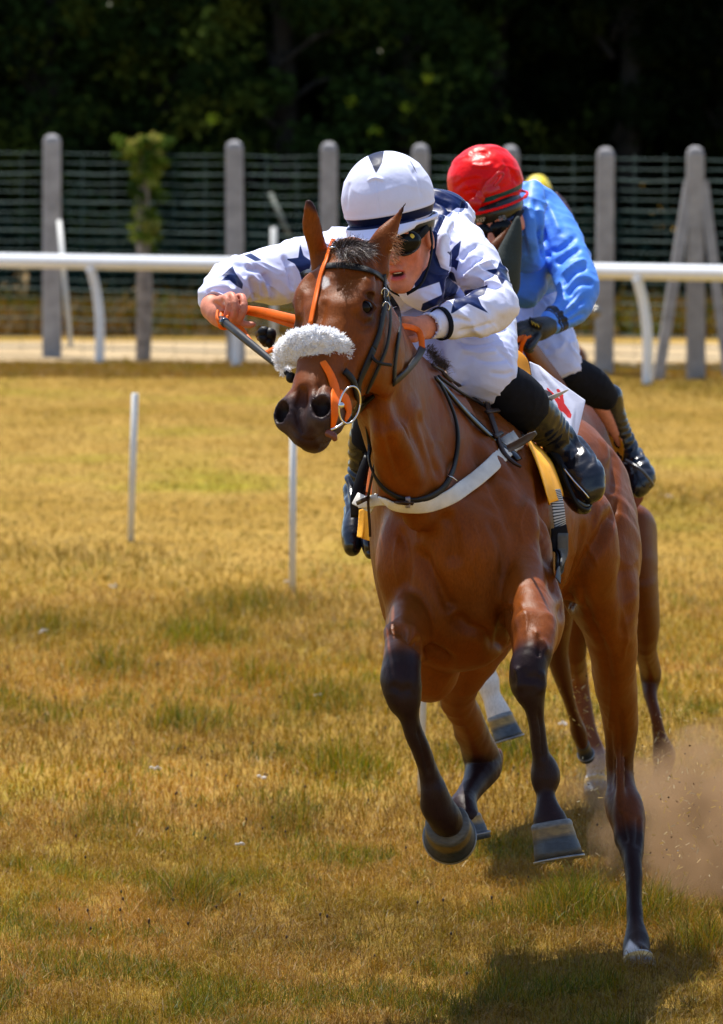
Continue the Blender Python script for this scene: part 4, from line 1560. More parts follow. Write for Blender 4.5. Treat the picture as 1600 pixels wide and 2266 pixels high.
colb = colb * (1 - nail) + np.array([.75, .55, .5]) * nail
mesh_obj('body', Vb, Qb, M_SKIN, J1, attrs={'col': colb})

# shirt
Fs = Field((-.55, 16.15, 1.45), (.75, 17.75, 2.28), .0042)
Fs.chain([(P(868, 600, 16.84), .165, .105), (P(915, 575, 17.02), .165, .13), (P(945, 565, 17.22), .135, .13), (P(975, 590, 17.42), .130, .12)], u=A3(1, 0, .25), k=.03)
Fs.chain([(P(975, 475, 16.95), .085, .075), (P(975, 500, 17.15), .09, .08)], k=.05)
Fs.chain([(P(972, 500, 16.72), .034, .035), (P(966, 540, 16.64), .034, .032), (P(958, 580, 16.64), .04, .035)], k=.03)
Fs.chain([(P(950, 530, 16.70), .032, .03), (P(952, 575, 16.66), .042, .035), (P(930, 640, 16.66), .065, .05)], k=.04)
Fs.chain([(P(820, 590, 16.80), .12, .10), (P(760, 575, 16.86), .085, .08)], k=.04)
SL_L = [((986, 517, 16.90), 60, .078), ((1026, 550, 16.82), 56, .074), ((1066, 614, 16.72), 54, .070), ((1086, 665, 16.63), 50, .062), ((1058, 698, 16.56), 48, .056),
        ((1010, 708, 16.50), 42, .046), ((975, 716, 16.46), 36, .038), ((955, 720, 16.44), 33, .034)]
SL_R = [((760, 575, 16.88), 66, .080), ((690, 585, 16.84), 66, .075), ((620, 600, 16.78), 62, .072), ((555, 612, 16.70), 54, .064), ((508, 625, 16.60), 50, .058),
        ((488, 645, 16.52), 44, .050), ((476, 662, 16.455), 37, .040)]
for SL in (SL_L, SL_R):
    Fs.chain([(P(*p), W(w, p[2]), d) for p, w, d in SL], k=.025)
Fs.ell(P(600, 640, 16.75), (.075, .05, .035), k=.05)
Fs.ell(P(1105, 690, 16.62), (.045, .05, .05), k=.04)
Fs.cone(H1(0, .03, -.02), H1(0, .03, -.10), .080, .070, k=.01, op='s')
# open cuffs
Fs.cone(P(474, 676, 16.42), P(470, 690, 16.36), W(27, 16.4), W(29, 16.4), k=.006, op='s')
Fs.cone(P(950, 722, 16.435), P(925, 726, 16.40), W(25, 16.4), W(27, 16.4), k=.006, op='s')
Vs, Qs = Fs.mesh(2)
del Fs
Ns = normals(Vs, Qs)
spx = to_px(Vs)
Vs2 = pleats(Vs, Ns, [[7, 2, 9], [3, 6, 0], [-4, 0, 6]], .010, 5.)
Ns2 = normals(Vs2, Qs)
Vs2 = pleats(Vs2, Ns2, [[14, 3, 26], [0, 6, 3], [-3, 2, 5]], .007, 11.)
Ns2 = normals(Vs2, Qs)
vest = [(955, 410), (1000, 400), (1034, 420), (1036, 462), (1010, 460), (985, 480), (968, 518), (964, 560), (976, 592), (1004, 604), (1014, 636), (1008, 652), (985, 668), (930, 692),
        (935, 672), (979, 652), (972, 624), (920, 642), (912, 608), (900, 560), (930, 440)]
SHIRT_LINES = [
    (.012, .012, [(1082, 560), (1050, 575), (1012, 610)]), (.010, .010, [(1108, 600), (1070, 612), (1030, 640), (1010, 655)]), (.010, .012, [(1118, 640), (1080, 628), (1045, 632), (1015, 655)]),
    (.008, -.008, [(1098, 575), (1060, 590), (1020, 622)]), (.007, .009, [(1012, 458), (986, 480), (967, 518), (963, 560), (975, 590), (1000, 608)]), (.012, -.006, [(1020, 470), (998, 490), (980, 525), (976, 560), (988, 585)]),
    (.008, .007, [(1060, 540), (1035, 555), (1015, 580)]), (.007, .006, [(1010, 735), (1050, 728), (1100, 712)]), (.007, .006, [(990, 700), (1020, 705), (1050, 715)]),
    (.010, .010, [(585, 600), (600, 630), (612, 665)]), (.009, .009, [(555, 610), (562, 640), (568, 670)]), (.010, .009, [(540, 590), (575, 600), (600, 640)]), (.009, .008, [(625, 560), (640, 600), (650, 650)]),
    (.008, .007, [(470, 620), (500, 610), (520, 640)]), (.007, .008, [(455, 650), (480, 640), (510, 650)]), (.008, -.007, [(570, 590), (585, 630), (595, 665)]), (.008, .006, [(500, 580), (530, 590), (548, 620)]),
    (.008, .010, [(1030, 440), (1024, 462), (1004, 468)]), (.010, .008, [(960, 440), (985, 452), (1000, 480)])]
Vs2 = engrave(Vs2, Ns2, [(w * .75, d, l) for w, d, l in SHIRT_LINES], 16, 17.2, 1.3)
Ns2 = normals(Vs2, Qs)
Vd, Nd = Vs2, Ns
Vs_keep = Vs
Vs = Vs2
nv = decal(Vs, Ns, vest, 16.3, 18)
nv = np.where((Vs[:, 1] > 17.05) & (Vs[:, 0] > .05), np.maximum(nv, .004), nv)


def star(cx, cy, r, rot, sx=1., sy=1., inner=.42):
    out = []
    for k in range(10):
        a = math.radians(rot) + k * math.pi / 5
        rr = r if k % 2 == 0 else r * inner
        out.append((cx + sx * rr * math.sin(a), cy - sy * rr * math.cos(a)))
    return out


for st in ([(1021, 531), (1015, 565), (1008, 575), (1016, 577), (1010, 600), (1005, 592), (994, 590), (996, 565), (987, 555), (996, 558), (1005, 545)],
           [(997, 696), (1004, 664), (1028, 642), (1052, 640), (1080, 630), (1072, 652), (1058, 658), (1066, 676), (1082, 694), (1036, 672)],
           [(1074, 598), (1100, 594), (1108, 572), (1124, 600), (1136, 632), (1118, 618), (1112, 632), (1100, 610)],
           [(664, 538), (672, 566), (690, 578), (684, 600), (668, 622), (662, 600), (652, 584), (632, 573), (660, 570)],
           [(540, 565), (555, 560), (580, 576), (565, 578)],
           [(515, 588), (520, 602), (538, 628), (536, 640), (522, 632), (508, 620), (486, 622), (505, 608), (488, 612)]):
    nv = np.maximum(nv, decal(Vs, Ns, st, 16.2, 17.1))
shirt = mesh_obj('shirt', Vs2, Qs, M_SILK, J1, attrs={'navy': nv})
SS1 = Surf((Vs2, Qs))
# cuff band
mb = MB()
q = []
for k in range(25):
    a = 2 * math.pi * k / 24
    ax = unit(P(955, 720, 16.44) - P(1010, 708, 16.50))
    u = unit(np.cross(ax, A3(0, 1, 0)))
    w = np.cross(ax, u)
    q.append(P(976, 716, 16.46) + u * W(35, 16.5) * math.cos(a) + w * .0375 * math.sin(a))
cen = P(976, 716, 16.46)
mb.add(*ribbon_vf(q, [unit(x - cen) for x in q], .016, .003))
mb.build('cuff_band', M_SOCK, J1)

# breeches
Fp = Field((-.25, 16.5, 1.3), (.75, 17.75, 2.1), .0045)
Fp.chain([(P(975, 600, 17.40), .125, .11), (P(985, 640, 17.48), .140, .12)], u=A3(1, 0, 0), k=.03)
PL_L = [((1030, 650, 17.36), 85, .11), ((1050, 705, 17.12), 88, .11), ((1062, 770, 16.90), 86, .10), ((1072, 822, 16.80), 74, .085), ((1098, 850, 16.86), 60, .068)]
PL_R = [((975, 650, 17.40), 90, .11), ((930, 740, 17.08), 84, .10), ((885, 825, 16.88), 64, .08), ((862, 870, 16.92), 54, .065)]
for SL in (PL_L, PL_R):
    Fp.chain([(P(*p), W(w, p[2]), d) for p, w, d in SL], k=.03)
Vp, Qp = Fp.mesh(2)
del Fp
Np = normals(Vp, Qp)
Vp2 = pleats(Vp, Np, [[6, 0, 5], [0, 4, 2], [-4, 1, 8]], .005, 21.)
Vp2 = pleats(Vp2, normals(Vp2, Qp), [[9, 0, 30], [0, 6, 3], [-5, 2, 12]], .0025, 23.)
Vp2 = engrave(Vp2, normals(Vp2, Qp), [(.006, .006, [(1000, 745), (1035, 760), (1080, 758), (1120, 742)]), (.006, .005, [(1040, 790), (1085, 800), (1130, 795)]), (.005, .005, [(1060, 720), (1100, 735), (1128, 725)]), (.005, .005, [(1080, 825), (1115, 828), (1140, 822)]), (.006, -.005, [(1010, 770), (1060, 782), (1110, 775)]), (.005, .006, [(975, 770), (985, 800), (1010, 835)]), (.004, .005, [(1095, 770), (1120, 790), (1140, 815)])], 16, 17.3)
mesh_obj('breeches', Vp2, Qp, M_BREECH, J1)


def boot(parent, shin, foot, sock, name='boot', lace=21., h=.004, m=M_PATENT):
    "shin and foot: rows (px,py,Y,half width px, half depth m); sock the same"
    pts = [P(r[0], r[1], r[2]) for r in shin + foot]
    lo, hi = np.min(pts, 0) - .12, np.max(pts, 0) + .12
    F = Field(lo, hi, h)
    F.pchain(shin, k=.02)
    F.pchain(foot, k=.02)
    V, Q = F.mesh(2)
    N = normals(V, Q)
    ank = P(*foot[0][:3])
    near = np.exp(-(np.linalg.norm(V - ank, axis=1) / .10) ** 2)
    ax = unit(P(*shin[-1][:3]) - P(*shin[0][:3]))
    t = V @ ax
    wr = np.abs(((t * 38 + 2.2 * fbm(V * 16 + lace, 2)) % 1) * 2 - 1)
    V2 = V + N * (near * (wr - .5) * .012 + (fbm(V * 20 + lace, 2) - .5) * .006)[:, None]
    o = mesh_obj(name, V2, Q, m, parent)
    pts = [P(r[0], r[1], r[2]) for r in sock]
    F = Field(np.min(pts, 0) - .12, np.max(pts, 0) + .12, h)
    F.pchain(sock, k=.02)
    Vk, Qk = F.mesh(2)
    Nk = normals(Vk, Qk)
    mesh_obj('boot_top', pleats(Vk, Nk, [[12, 0, 8], [0, 8, 0], [0, 0, 12]], .002, lace), Qk, M_SOCK, parent)
    return V2, Q


B1 = boot(J1, [(1172, 905, 16.90, 50, .052), (1205, 940, 16.95, 46, .048), (1238, 975, 17.00, 37, .042), (1258, 998, 17.02, 34, .040)],
          [(1256, 998, 17.02, 38, .045), (1272, 1030, 16.98, 50, .050), (1292, 1062, 16.94, 52, .046), (1306, 1084, 16.92, 38, .036)],
          [(1092, 842, 16.80, 52, .066), (1125, 868, 16.83, 60, .062), (1158, 895, 16.87, 58, .056), (1180, 915, 16.92, 48, .050)])
B2 = boot(J1, [(826, 930, 16.98, 44, .050), (806, 980, 17.02, 36, .045), (800, 1030, 17.06, 28, .036), (792, 1070, 17.08, 25, .034)],
          [(790, 1075, 17.08, 25, .036), (786, 1130, 17.02, 25, .045), (780, 1185, 16.95, 26, .042), (780, 1210, 16.92, 20, .03)],
          [(862, 862, 16.90, 52, .060), (845, 900, 16.94, 50, .056), (826, 940, 16.98, 44, .050), (815, 965, 17.0, 40, .047)], lace=44.)

# helmet, goggles, straps, hair
hc = P(858, 440, 16.50)
helmet(J1, hc, H1, S1, F1, U1, P(868, 492, 16.50), (.119, .140, .124), M_CAPW, 'helmet',
       stars=[[(812, 340), (818, 338), (850, 334), (846, 360), (832, 384)], [(905, 352), (912, 362), (924, 384), (915, 372)]], band=(.007, .032), fold=.0022,
       lines=[(.002, .002, [(832, 388), (836, 430), (838, 474)]), (.004, -.004, [(812, 402), (830, 394), (852, 400)]), (.004, .003, [(912, 372), (925, 400), (934, 440)]), (.005, .003, [(775, 400), (768, 430), (766, 470)]), (.004, .003, [(880, 345), (905, 370), (922, 400)])])
MB().tube(spline([H1(-.011, .083, -.0758), H1(0, .088, -.0758), H1(.011, .083, -.0758)], 5), .0022, 6, flat=.8).build('teeth', mat('teeth', (.62, .55, .42), .35), J1)
mb = MB()
for s in (-1, 1):
    mb.add(*ball_vf(H1(s * .034, .082, .000), (.042, .022, .033), (S1 + s * -.35 * F1, F1, U1), 28, 16))
mb.add(*ball_vf(H1(0, .098, .004), (.016, .008, .008), (S1, F1, U1)))
gog = mb.build('goggles', M_LENS, J1)
mb = MB()
for s in (-1, 1):
    ring = [H1(s * .034, .084, .0) + unit(S1 - s * .35 * F1) * .040 * math.cos(a) + U1 * .031 * math.sin(a) + F1 * (.006 - .012 * abs(math.cos(a))) for a in np.linspace(0, 2 * math.pi, 32)]
    mb.tube(ring, .0035, 6, caps=False)
mb.build('frame', M_BLACKPL, gog)
for s in (-1, 1):
    dot = MB()
    dot.add(*ball_vf(H1(s * .060, .0845, .008), (.009, .004, .013), (S1 - s * .8 * F1, F1 + s * .8 * S1, U1), 16, 8))
    dot.build('lens_dot', mat('yellow_print', (.65, .48, .03), .4), gog)
strapm = MB()
for s in (-1, 1):
    pts = spline([H1(s * .070, .062, .006), H1(s * .080, .030, .018), H1(s * .082, -.02, .028)], 6)
    strapm.add(*ribbon_vf(pts, S1 * s, .020, .003))
    pts = spline([H1(s * .083, -.010, .035), H1(s * .080, .005, -.040), H1(s * .052, .045, -.112), H1(s * .012, .074, -.134)], 6)
    strapm.add(*ribbon_vf(pts, S1 * s - U1 * .3, .013, .003))
strapm.build('helmet_strap', M_SOCK, J1)
F = Field(np.asarray(c0) - .2, np.asarray(c0) + .2, .004)
F.ell(H1(0, -.02, .040), (.084, .100, .07), (S1, F1, U1), k=.01)
F.cut(H1(0, .086, .0), -U1 * .9 + F1 * .6)
Vx, Qx = F.mesh(1)
mesh_obj('hair', Vx, Qx, M_HAIR, J1)
# ------------------------------------------------------------------ tack of the leading horse
M_CLOTHY = mat('golden_cloth', (.95, .42, .002), .65, noise=.12, nscale=30, bump=.4, bscale=500, bump2=(18, .4, .006))
M_CLOTHW = mat('white_number_cloth', (.72, .74, .90), .6, mask='navy', mcol=(.75, .008, .010), noise=.05, bump=.3, bscale=500, bump2=(18, .4, .006))
M_FLEECE = mat('sheepskin', attr='col', rough=.9, noise=.05, nscale=200, spec=.1)
_nt = M_FLEECE.node_tree
_tr = _nt.nodes.new('ShaderNodeBsdfTranslucent')
_tr.inputs['Color'].default_value = (.93, .95, 1.0, 1)
_ms = _nt.nodes.new('ShaderNodeMixShader')
_ms.inputs[0].default_value = .5
_nt.links.new(_nt.nodes['Principled BSDF'].outputs[0], _ms.inputs[1])
_nt.links.new(_tr.outputs[0], _ms.inputs[2])
_nt.links.new(_ms.outputs[0], _nt.nodes['Material Output'].inputs['Surface'])
M_ELASTIC = mat('striped_elastic', attr='col', rough=.7)
M_MANE = mat('mane_hair', attr='col', rough=.42, spec=.4)


def lay(name, m, rows, width, thick=.004, off=.003, parent=None, n=6, surf=None, nrm=None):
    mb = MB()
    p, q = (surf or SH).path(rows, off, n)
    mb.add(*ribbon_vf(p, q if nrm is None else unit(nrm), width, thick))
    return mb.build(name, m, parent)


bridle = empty('bridle', P(745, 600, 15.95), label='dark leather race bridle with orange strap on the face of the leading horse', cat='bridle')
lay('browband', M_LEATHER, [(668, 612), (690, 598), (725, 591), (765, 590), (805, 597), (832, 608), (846, 620)], .019, .004, .003, bridle)
orange = lay('face_strap', M_ORANGE, [(737, 532), (735, 550), (727, 575), (717, 600), (708, 635), (699, 675), (690, 722)], .013, .004, .006, bridle)
MB().tube([P(729, 548, 15.93), P(742, 547, 15.93)], .003, 6).build('buckle', M_STEEL, orange)
lay('cheekpiece', M_LEATHER, [(846, 608), (849, 640), (849, 670), (843, 705), (836, 740), (824, 772)], 0.017, .0035, .004, bridle)
lay('cheekpiece', M_LEATHER, [(824, 772), (812, 800), (795, 838), (790, 862), (800, 885)], 0.019, .0035, .004, bridle)
lay('cheekpiece', M_LEATHER, [(850, 650), (858, 690), (857, 730), (850, 770), (836, 805), (820, 840), (806, 868)], 0.012, .0035, .006, bridle)
lay('throat_lash', M_LEATHER, [(851, 640), (866, 665), (880, 690), (881, 730), (875, 770), (870, 812), (869, 840)], 0.016, .0035, .004, bridle)
for x, y, t in ((843, 652, .3), (846, 682, .3), (876, 690, .3)):
    a, b = SH.at(x, y)
    ring = [a + b * .012 + A3(.009 * math.cos(q), 0, .011 * math.sin(q)) for q in np.linspace(-1.2, 3.6, 14)]
    MB().tube(ring, .0018, 6).build('buckle', M_STEEL, bridle)
lay('keeper_loop', M_LEATHER, [(820, 772, 15.86), (824, 790, 15.84), (838, 803, 15.84), (864, 808, 15.87)], .008, .006, .0, bridle)
lay('nose_strap', M_ORANGE, [(714, 803), (728, 830), (737, 858), (740, 885), (738, 915), (733, 944)], [.016, .024, .034, .038, .026, .012], .004, .004, bridle)
lay('cheek_guard', M_ORANGE, [(748, 868), (763, 888), (768, 910), (760, 930)], [.020, .034, .030, .010], .004, .003, bridle)
lay('noseband', M_LEATHER, [(757, 822), (775, 842), (782, 870), (788, 905), (776, 930)], .018, .006, .007, bridle)
lay('chin_strap', M_LEATHER, [(732, 948), (756, 938), (782, 922), (806, 898), (832, 876)], [.005, .008, .016, .016, .010], .005, .006, bridle)
rc = P(774, 896, 15.64)
ring = [rc + A3(W(23, 15.7) * math.cos(a) + .006 * math.sin(a), .022 * math.cos(a), W(41, 15.7) * math.sin(a)) for a in np.linspace(0, 2 * math.pi, 41)]
bit = MB().tube(ring, .0023, 8, caps=False).build('bit_ring', M_STEEL, bridle)
MB().add(*ball_vf(P(755, 897, 15.62), (.008, .008, .008))).build('bit_stud', M_STEEL, bit)
MB().tube(spline([P(733, 951, 15.62), P(745, 946, 15.62), P(762, 934, 15.64)], 6), .003, 8).build('mouthpiece', M_STEEL, bit)
# tongue tip at the mouth corner
tg = Field(P(736, 965, 15.64) - .06, P(736, 965, 15.64) + .06, .002)
tg.pchain([(726, 958, 15.65, 9, .008), (738, 964, 15.64, 8, .007), (741, 972, 15.64, 6, .006)], k=.006)
Vt, Qt = tg.mesh(1)
mesh_obj('tongue', Vt, Qt, mat('tongue_flesh', (.13, .028, .012), .4, noise=.2), horse)

# reins: from the rider's fist past the face, and down to the bit
mb = MB()
for dy, w in ((0, .022), (13, .018)):
    p = spline([P(548, 686 + dy * .3, 16.36), P(590, 692 + dy * .6, 16.32), P(650, 706 + dy, 16.25), P(720, 720 + dy, 16.2), P(800, 728 + dy, 16.25)], 6)
    mb.add(*ribbon_vf(p, A3(0, -1, .3), w, .005))
p = spline([P(800, 728, 16.22), P(880, 722, 16.30), P(922, 730, 16.36), P(932, 750, 16.34), P(934, 772, 16.32)], 6)
mb.add(*ribbon_vf(p, A3(0, -1, .3), .016, .005))
rein = mb.build('rein', M_ORANGE, bridle)
mb = MB()
p = spline([P(492, 692, 16.35), P(487, 712, 16.31), P(492, 725, 16.30), P(530, 725, 16.33), P(550, 750, 16.28), P(578, 782, 16.2), P(600, 776, 16.1), P(626, 760, 15.95)], 8)
mb.add(*ribbon_vf(p, A3(0, -1, .2), .012, .005))
mb.build('rein', M_ORANGE, bridle)
mb = MB()
for a, b, r in (((572, 742), (590, 735), 13), ((590, 735), (600, 752), 14), ((580, 755), (602, 768), 11), ((575, 748), (588, 760), 13)):
    mb.add(*tube_vf(spline([P(*a, 16.22), P((a[0] + b[0]) / 2 + 3, (a[1] + b[1]) / 2 - 5, 16.18), P(*b, 16.22)], 5), [W(r * .6, 16.2), W(r, 16.2), W(r * .7, 16.2)], 9))
mb.build('rein_knot', M_LEATHER, rein)
# lower neck strap in the hand
lay('neck_strap', M_LEATHER, [(934, 772, 16.32), (912, 802), (890, 826), (866, 846)], .020, .005, .004, bridle)

# sheepskin noseband
Ff = Field(P(700, 780, 15.7) - A3(.16, .16, .12), P(700, 780, 15.7) + A3(.16, .2, .12), .0035)
rows = [(630, 818, 12), (631, 800, 22), (640, 780, 31), (664, 766, 38), (700, 762, 42), (734, 772, 40), (758, 792, 33), (769, 812, 25), (773, 826, 14)]
y0_ = np.median([SH.at(x, 765, 15.7)[0][1] for x in (690, 700, 710, 720)])
pts = []
for x, y, hw in rows:
    pts.append((P(x, y, y0_ + .000020 * (x - 708) ** 2 + .004), W(hw, 15.7), .030))
Ff.chain([(p, hw * .95, .030) for p, hw, d in pts], us=[unit(np.cross(unit(q[0] - p[0]), A3(0, 1, .2))) for p, q in zip(pts[:-1], pts[1:])], k=.012, fine=2)
Vf, Qf = Ff.mesh(2)
Nf = normals(Vf, Qf)
Vf = Vf + Nf * ((fbm(Vf * 60, 3) - .5) * .012)[:, None]
r2 = np.random.default_rng(5)
ns_ = 15000
idx = r2.choice(len(Vf), ns_)
clump = np.stack([fbm(Vf[idx] * 80 + 7 * k, 2) - .5 for k in range(3)], 1) * 3.0
d = Nf[idx] + clump + r2.normal(0, .16, (ns_, 3)) + np.array([0, 0, -.12])
d /= np.linalg.norm(d, axis=1, keepdims=True)
L = (r2.uniform(.006, .013, (ns_, 1)))
w = np.cross(d, r2.normal(0, 1, (ns_, 3)))
w = w / np.linalg.norm(w, axis=1, keepdims=True) * .0011
b0 = Vf[idx] - Nf[idx] * .003
m0 = b0 + d * L * .6
e0 = b0 + d * L + r2.normal(0, .0012, (ns_, 3))
S_ = np.stack([b0 - w, b0 + w, m0 - w, m0 + w, e0 - w * .4, e0 + w * .4], 1).reshape(-1, 3)
k_ = np.arange(ns_)[:, None] * 6 + len(Vf)
sf = np.concatenate([Qf, k_ + [0, 1, 3, 2], k_ + [2, 3, 5, 4]])
sv = [Vf, S_]
colf = [np.tile([.97, .97, .98], (len(Vf), 1)), np.repeat(np.array([.97, .97, .99]) * r2.uniform(.88, 1.03, (ns_, 1)), 6, 0)]
fl = mesh_obj('sheepskin_noseband', np.concatenate(sv), sf, M_FLEECE, bridle, attrs={'col': np.concatenate(colf)})

# forelock and bits of mane
def hair_tuft(name, roots, m, parent, n, L, dirs, col, spread=.35, r=.0011, seed=1, grav=.3):
    rg = np.random.default_rng(seed)
    V, Fc, Cc = [], [], []
    k = 0
    for _ in range(n):
        t = rg.random() * (len(roots) - 1)
        i = int(t)
        p = np.asarray(roots[i]) * (1 - t + i) + np.asarray(roots[i + 1]) * (t - i) + rg.normal(0, .006, 3)
        d = unit(np.asarray(dirs[i % len(dirs)]) + rg.normal(0, spread, 3))
        l = L * rg.uniform(.5, 1.1)
        c = np.array(col[rg.integers(len(col))]) * rg.uniform(.7, 1.2)
        w = unit(np.cross(d, A3(0, 1, .1) + rg.normal(0, .5, 3)))
        for j in range(4):
            f = j / 3
            q = p + d * l * f + A3(0, 0, -grav * l * f * f)
            rr = r * (1 - f * .85)
            V += [q - w * rr, q + w * rr]
            Cc += [c, c]
        for j in range(3):
            a = k + 2 * j
            Fc.append((a, a + 1, a + 3, a + 2))
        k += 8
    return mesh_obj(name, V, Fc, m, parent, attrs={'col': np.array(Cc)})


DK = [(.014, .010, .010), (.03, .02, .022), (.075, .05, .05), (.22, .17, .16)]
hair_tuft('forelock', [P(738, 556, 15.95), P(758, 545, 15.96), P(785, 542, 15.98), P(815, 548, 16.01)], M_MANE, horse, 1500, .034,
          [A3(-.2, -.3, .75), A3(.15, -.4, .6), A3(.6, -.5, .25)], DK, seed=3, r=.0006)
hair_tuft('forelock', [P(746, 562, 15.92), P(775, 556, 15.93), P(812, 560, 15.97)], M_MANE, horse, 900, .04,
          [A3(.3, -.5, -.1), A3(.7, -.5, .1)], DK + [(.35, .3, .28)], seed=4, r=.0006)
hair_tuft('mane', [P(948, 772, 16.44), P(965, 800, 16.52), P(985, 815, 16.62)], M_MANE, horse, 700, .022,
          [A3(.2, -.2, .5), A3(.35, -.1, .5)], DK[:3], seed=5, r=.0006)
hair_tuft('ear_hair', [P(868, 520, 16.02), P(875, 545, 16.0), P(866, 575, 15.99)], M_MANE, horse, 160, .022,
          [A3(.8, -.4, -.1), A3(.7, -.3, -.3)], [(.45, .22, .10), (.3, .12, .05)], seed=6, r=.0007)
hair_tuft('whiskers', [P(705, 992, 15.66), P(722, 978, 15.68), P(733, 965, 15.70)], M_MANE, horse, 22, .022,
          [A3(.5, -.1, -.9), A3(.6, -.1, -.5)], [(.05, .03, .02)], seed=7, r=.00035)

# breast girth, martingale neck strap
breast = empty('breast_girth', P(950, 1120, 16.2), label='white webbing breast girth and dark neck strap across the chest of the leading horse', cat='breast girth')
lay('webbing', M_WHITEWEB, [(838, 1102), (856, 1106), (875, 1116), (905, 1119), (950, 1115), (1000, 1096), (1045, 1068), (1080, 1038), (1105, 1012), (1128, 992), (1142, 980)], [.026, .034, .040, .041, .040, .038], .005, .006, breast)
lay('webbing', M_WHITEWEB, [(796, 1112, 16.30), (816, 1110, 16.26), (838, 1106, 16.235), (850, 1106, 16.23)], .030, .005, .003, breast)
lay('webbing', M_WHITEWEB, [(788, 1104, 16.34), (806, 1112, 16.30), (828, 1124, 16.28)], .034, .005, .003, breast)
ns = lay('neck_strap', M_LEATHER, [(812, 940, 16.12), (818, 985, 16.16), (828, 1030), (845, 1066), (872, 1090), (905, 1102), (940, 1100), (972, 1082), (990, 1056), (1002, 1020), (1008, 975), (1002, 930), (985, 885), (966, 848)], [.011, .011, .012, .013, .013, .017, .016, .013, .011, .010, .009], .006, .006, breast)
lay('neck_strap', M_BROWNLEATHER, [(793, 1113, 16.26), (812, 1104, 16.22), (840, 1100), (880, 1104), (910, 1107)], .011, .006, .009, breast)
lay('loop', mat('grey_tape', (.22, .2, .26), .5), [(899, 1092), (900, 1112)], .012, .008, .012, breast, 3)
a, b = SH.at(988, 1060)
MB().tube([a + b * .016 + A3(-.014, 0, .006), a + b * .018, a + b * .014 + A3(.014, 0, -.008)], .0016, 6).build('buckle', M_STEEL, ns)
for rows_ in ([(831, 1022, 16.2), (822, 1060, 16.2), (815, 1105, 16.22), (818, 1160, 16.24), (819, 1186, 16.26)], [(834, 1030, 16.2), (840, 1065, 16.2), (838, 1100, 16.22)]):
    lay('hanging_strap', M_BROWNLEATHER, rows_, .007, .004, 0, breast)
lay('billet', M_BROWNLEATHER, [(952, 812), (985, 832), (1020, 862), (1052, 890), (1072, 905)], .010, .005, .005, breast)
lay('billet', M_BROWNLEATHER, [(1072, 902), (1080, 930), (1088, 955), (1096, 985), (1108, 1010), (1128, 1030), (1146, 1040)], [.016, .018, .016, .015, .015, .012, .005], .006, .012, breast)
a, b = SH.at(1070, 893)
MB().tube([a + b * .01 + A3(-.006, 0, -.014), a + b * .014 + A3(-.004, 0, .012), a + b * .014 + A3(.007, 0, .010), a + b * .01 + A3(.008, 0, -.012)], .002, 6).build('buckle', M_STEEL, breast)
for yy in (922, 972):
    lay('keeper_loop', M_BROWNLEATHER, [(1068 + (yy - 922) * .3, yy + 3), (1094 + (yy - 922) * .2, yy - 3)], .012, .006, .016, breast, 3)
lay('buckle_tongue', mat('grey_strap', (.09, .085, .09), .35, noise=.2), [(1126, 992, 16.36), (1150, 980, 16.28), (1172, 967, 16.22), (1187, 957, 16.18)], [.020, .021, .020, .010], .004, .0, breast)
mb = MB()
for k in range(2):
    a, b = SH.at(1122 + k * 12, 992 - k * 6)
    mb.box(a + b * .010, (.013, .007, .024), (A3(.8, 0, .55), b, A3(-.55, 0, .8)))
mb.build('buckle_block', M_WHITEWEB, breast)

# saddle with flap, girth and stirrups
saddle = empty('saddle', A3(.33, 17.2, 1.55), label='small black racing saddle strapped on the leading horse with striped girth', cat='saddle')
Fz = Field((.02, 16.75, 1.45), (.66, 17.75, 1.8), .006)
Fz.chain([(A3(.29, 16.92, 1.55), .10, .05), (A3(.32, 17.1, 1.545), .12, .045), (A3(.36, 17.3, 1.545), .15, .04), (A3(.41, 17.5, 1.585), .13, .035)], u=A3(1, -.15, 0), k=.02)
Vz, Qz = Fz.mesh(2)
mesh_obj('seat', Vz, Qz, M_LEATHER, saddle)
lay('surcingle', mat('gloss_black_strap', (.006, .006, .008), .2, coat=.4), [(958, 838), (985, 868), (1020, 908), (1062, 950), (1100, 985), (1130, 1005), (1146, 1022)], [.010, .016, .022, .024, .024, .020], .008, .004, saddle)
lay('surcingle', M_LEATHER, [(965, 836), (1000, 862), (1040, 888), (1068, 902)], .008, .006, .005, saddle)
# girth
rg = [(1216, 1085), (1221, 1110), (1226, 1150), (1229, 1180), (1229, 1215), (1227, 1250), (1223, 1288)]
# finer strip with woven stripes
p2, q2 = SH.path(rg, .0075, 60)
wv = []
GN = unit(A3(.5, -.85, .05))
p2 = p2 + GN * .012
Vg, Fg = ribbon_vf(p2, GN, [.032, .037, .037, .037, .030, .022], .003)
cg = np.array([((.50, .52, .56) if (i % 9) < 5 and i < len(p2) * .5 else (.02, .028, .04)) for i in range(len(p2)) for _ in range(6)])
gi = mesh_obj('girth', Vg, Fg, M_ELASTIC, saddle, attrs={'col': cg})
lay('girth_sleeve', M_SOCK, [(1224, 1166), (1226, 1190), (1226, 1230), (1222, 1265)], [.048, .054, .046, .030], .004, .014, gi, nrm=GN)
lay('girth_sleeve', mat('grey_elastic', (.07, .07, .07), .8, noise=.2, nscale=90), [(1226, 1180), (1226, 1225), (1222, 1255)], [.034, .032, .012], .004, .022, gi, nrm=GN)


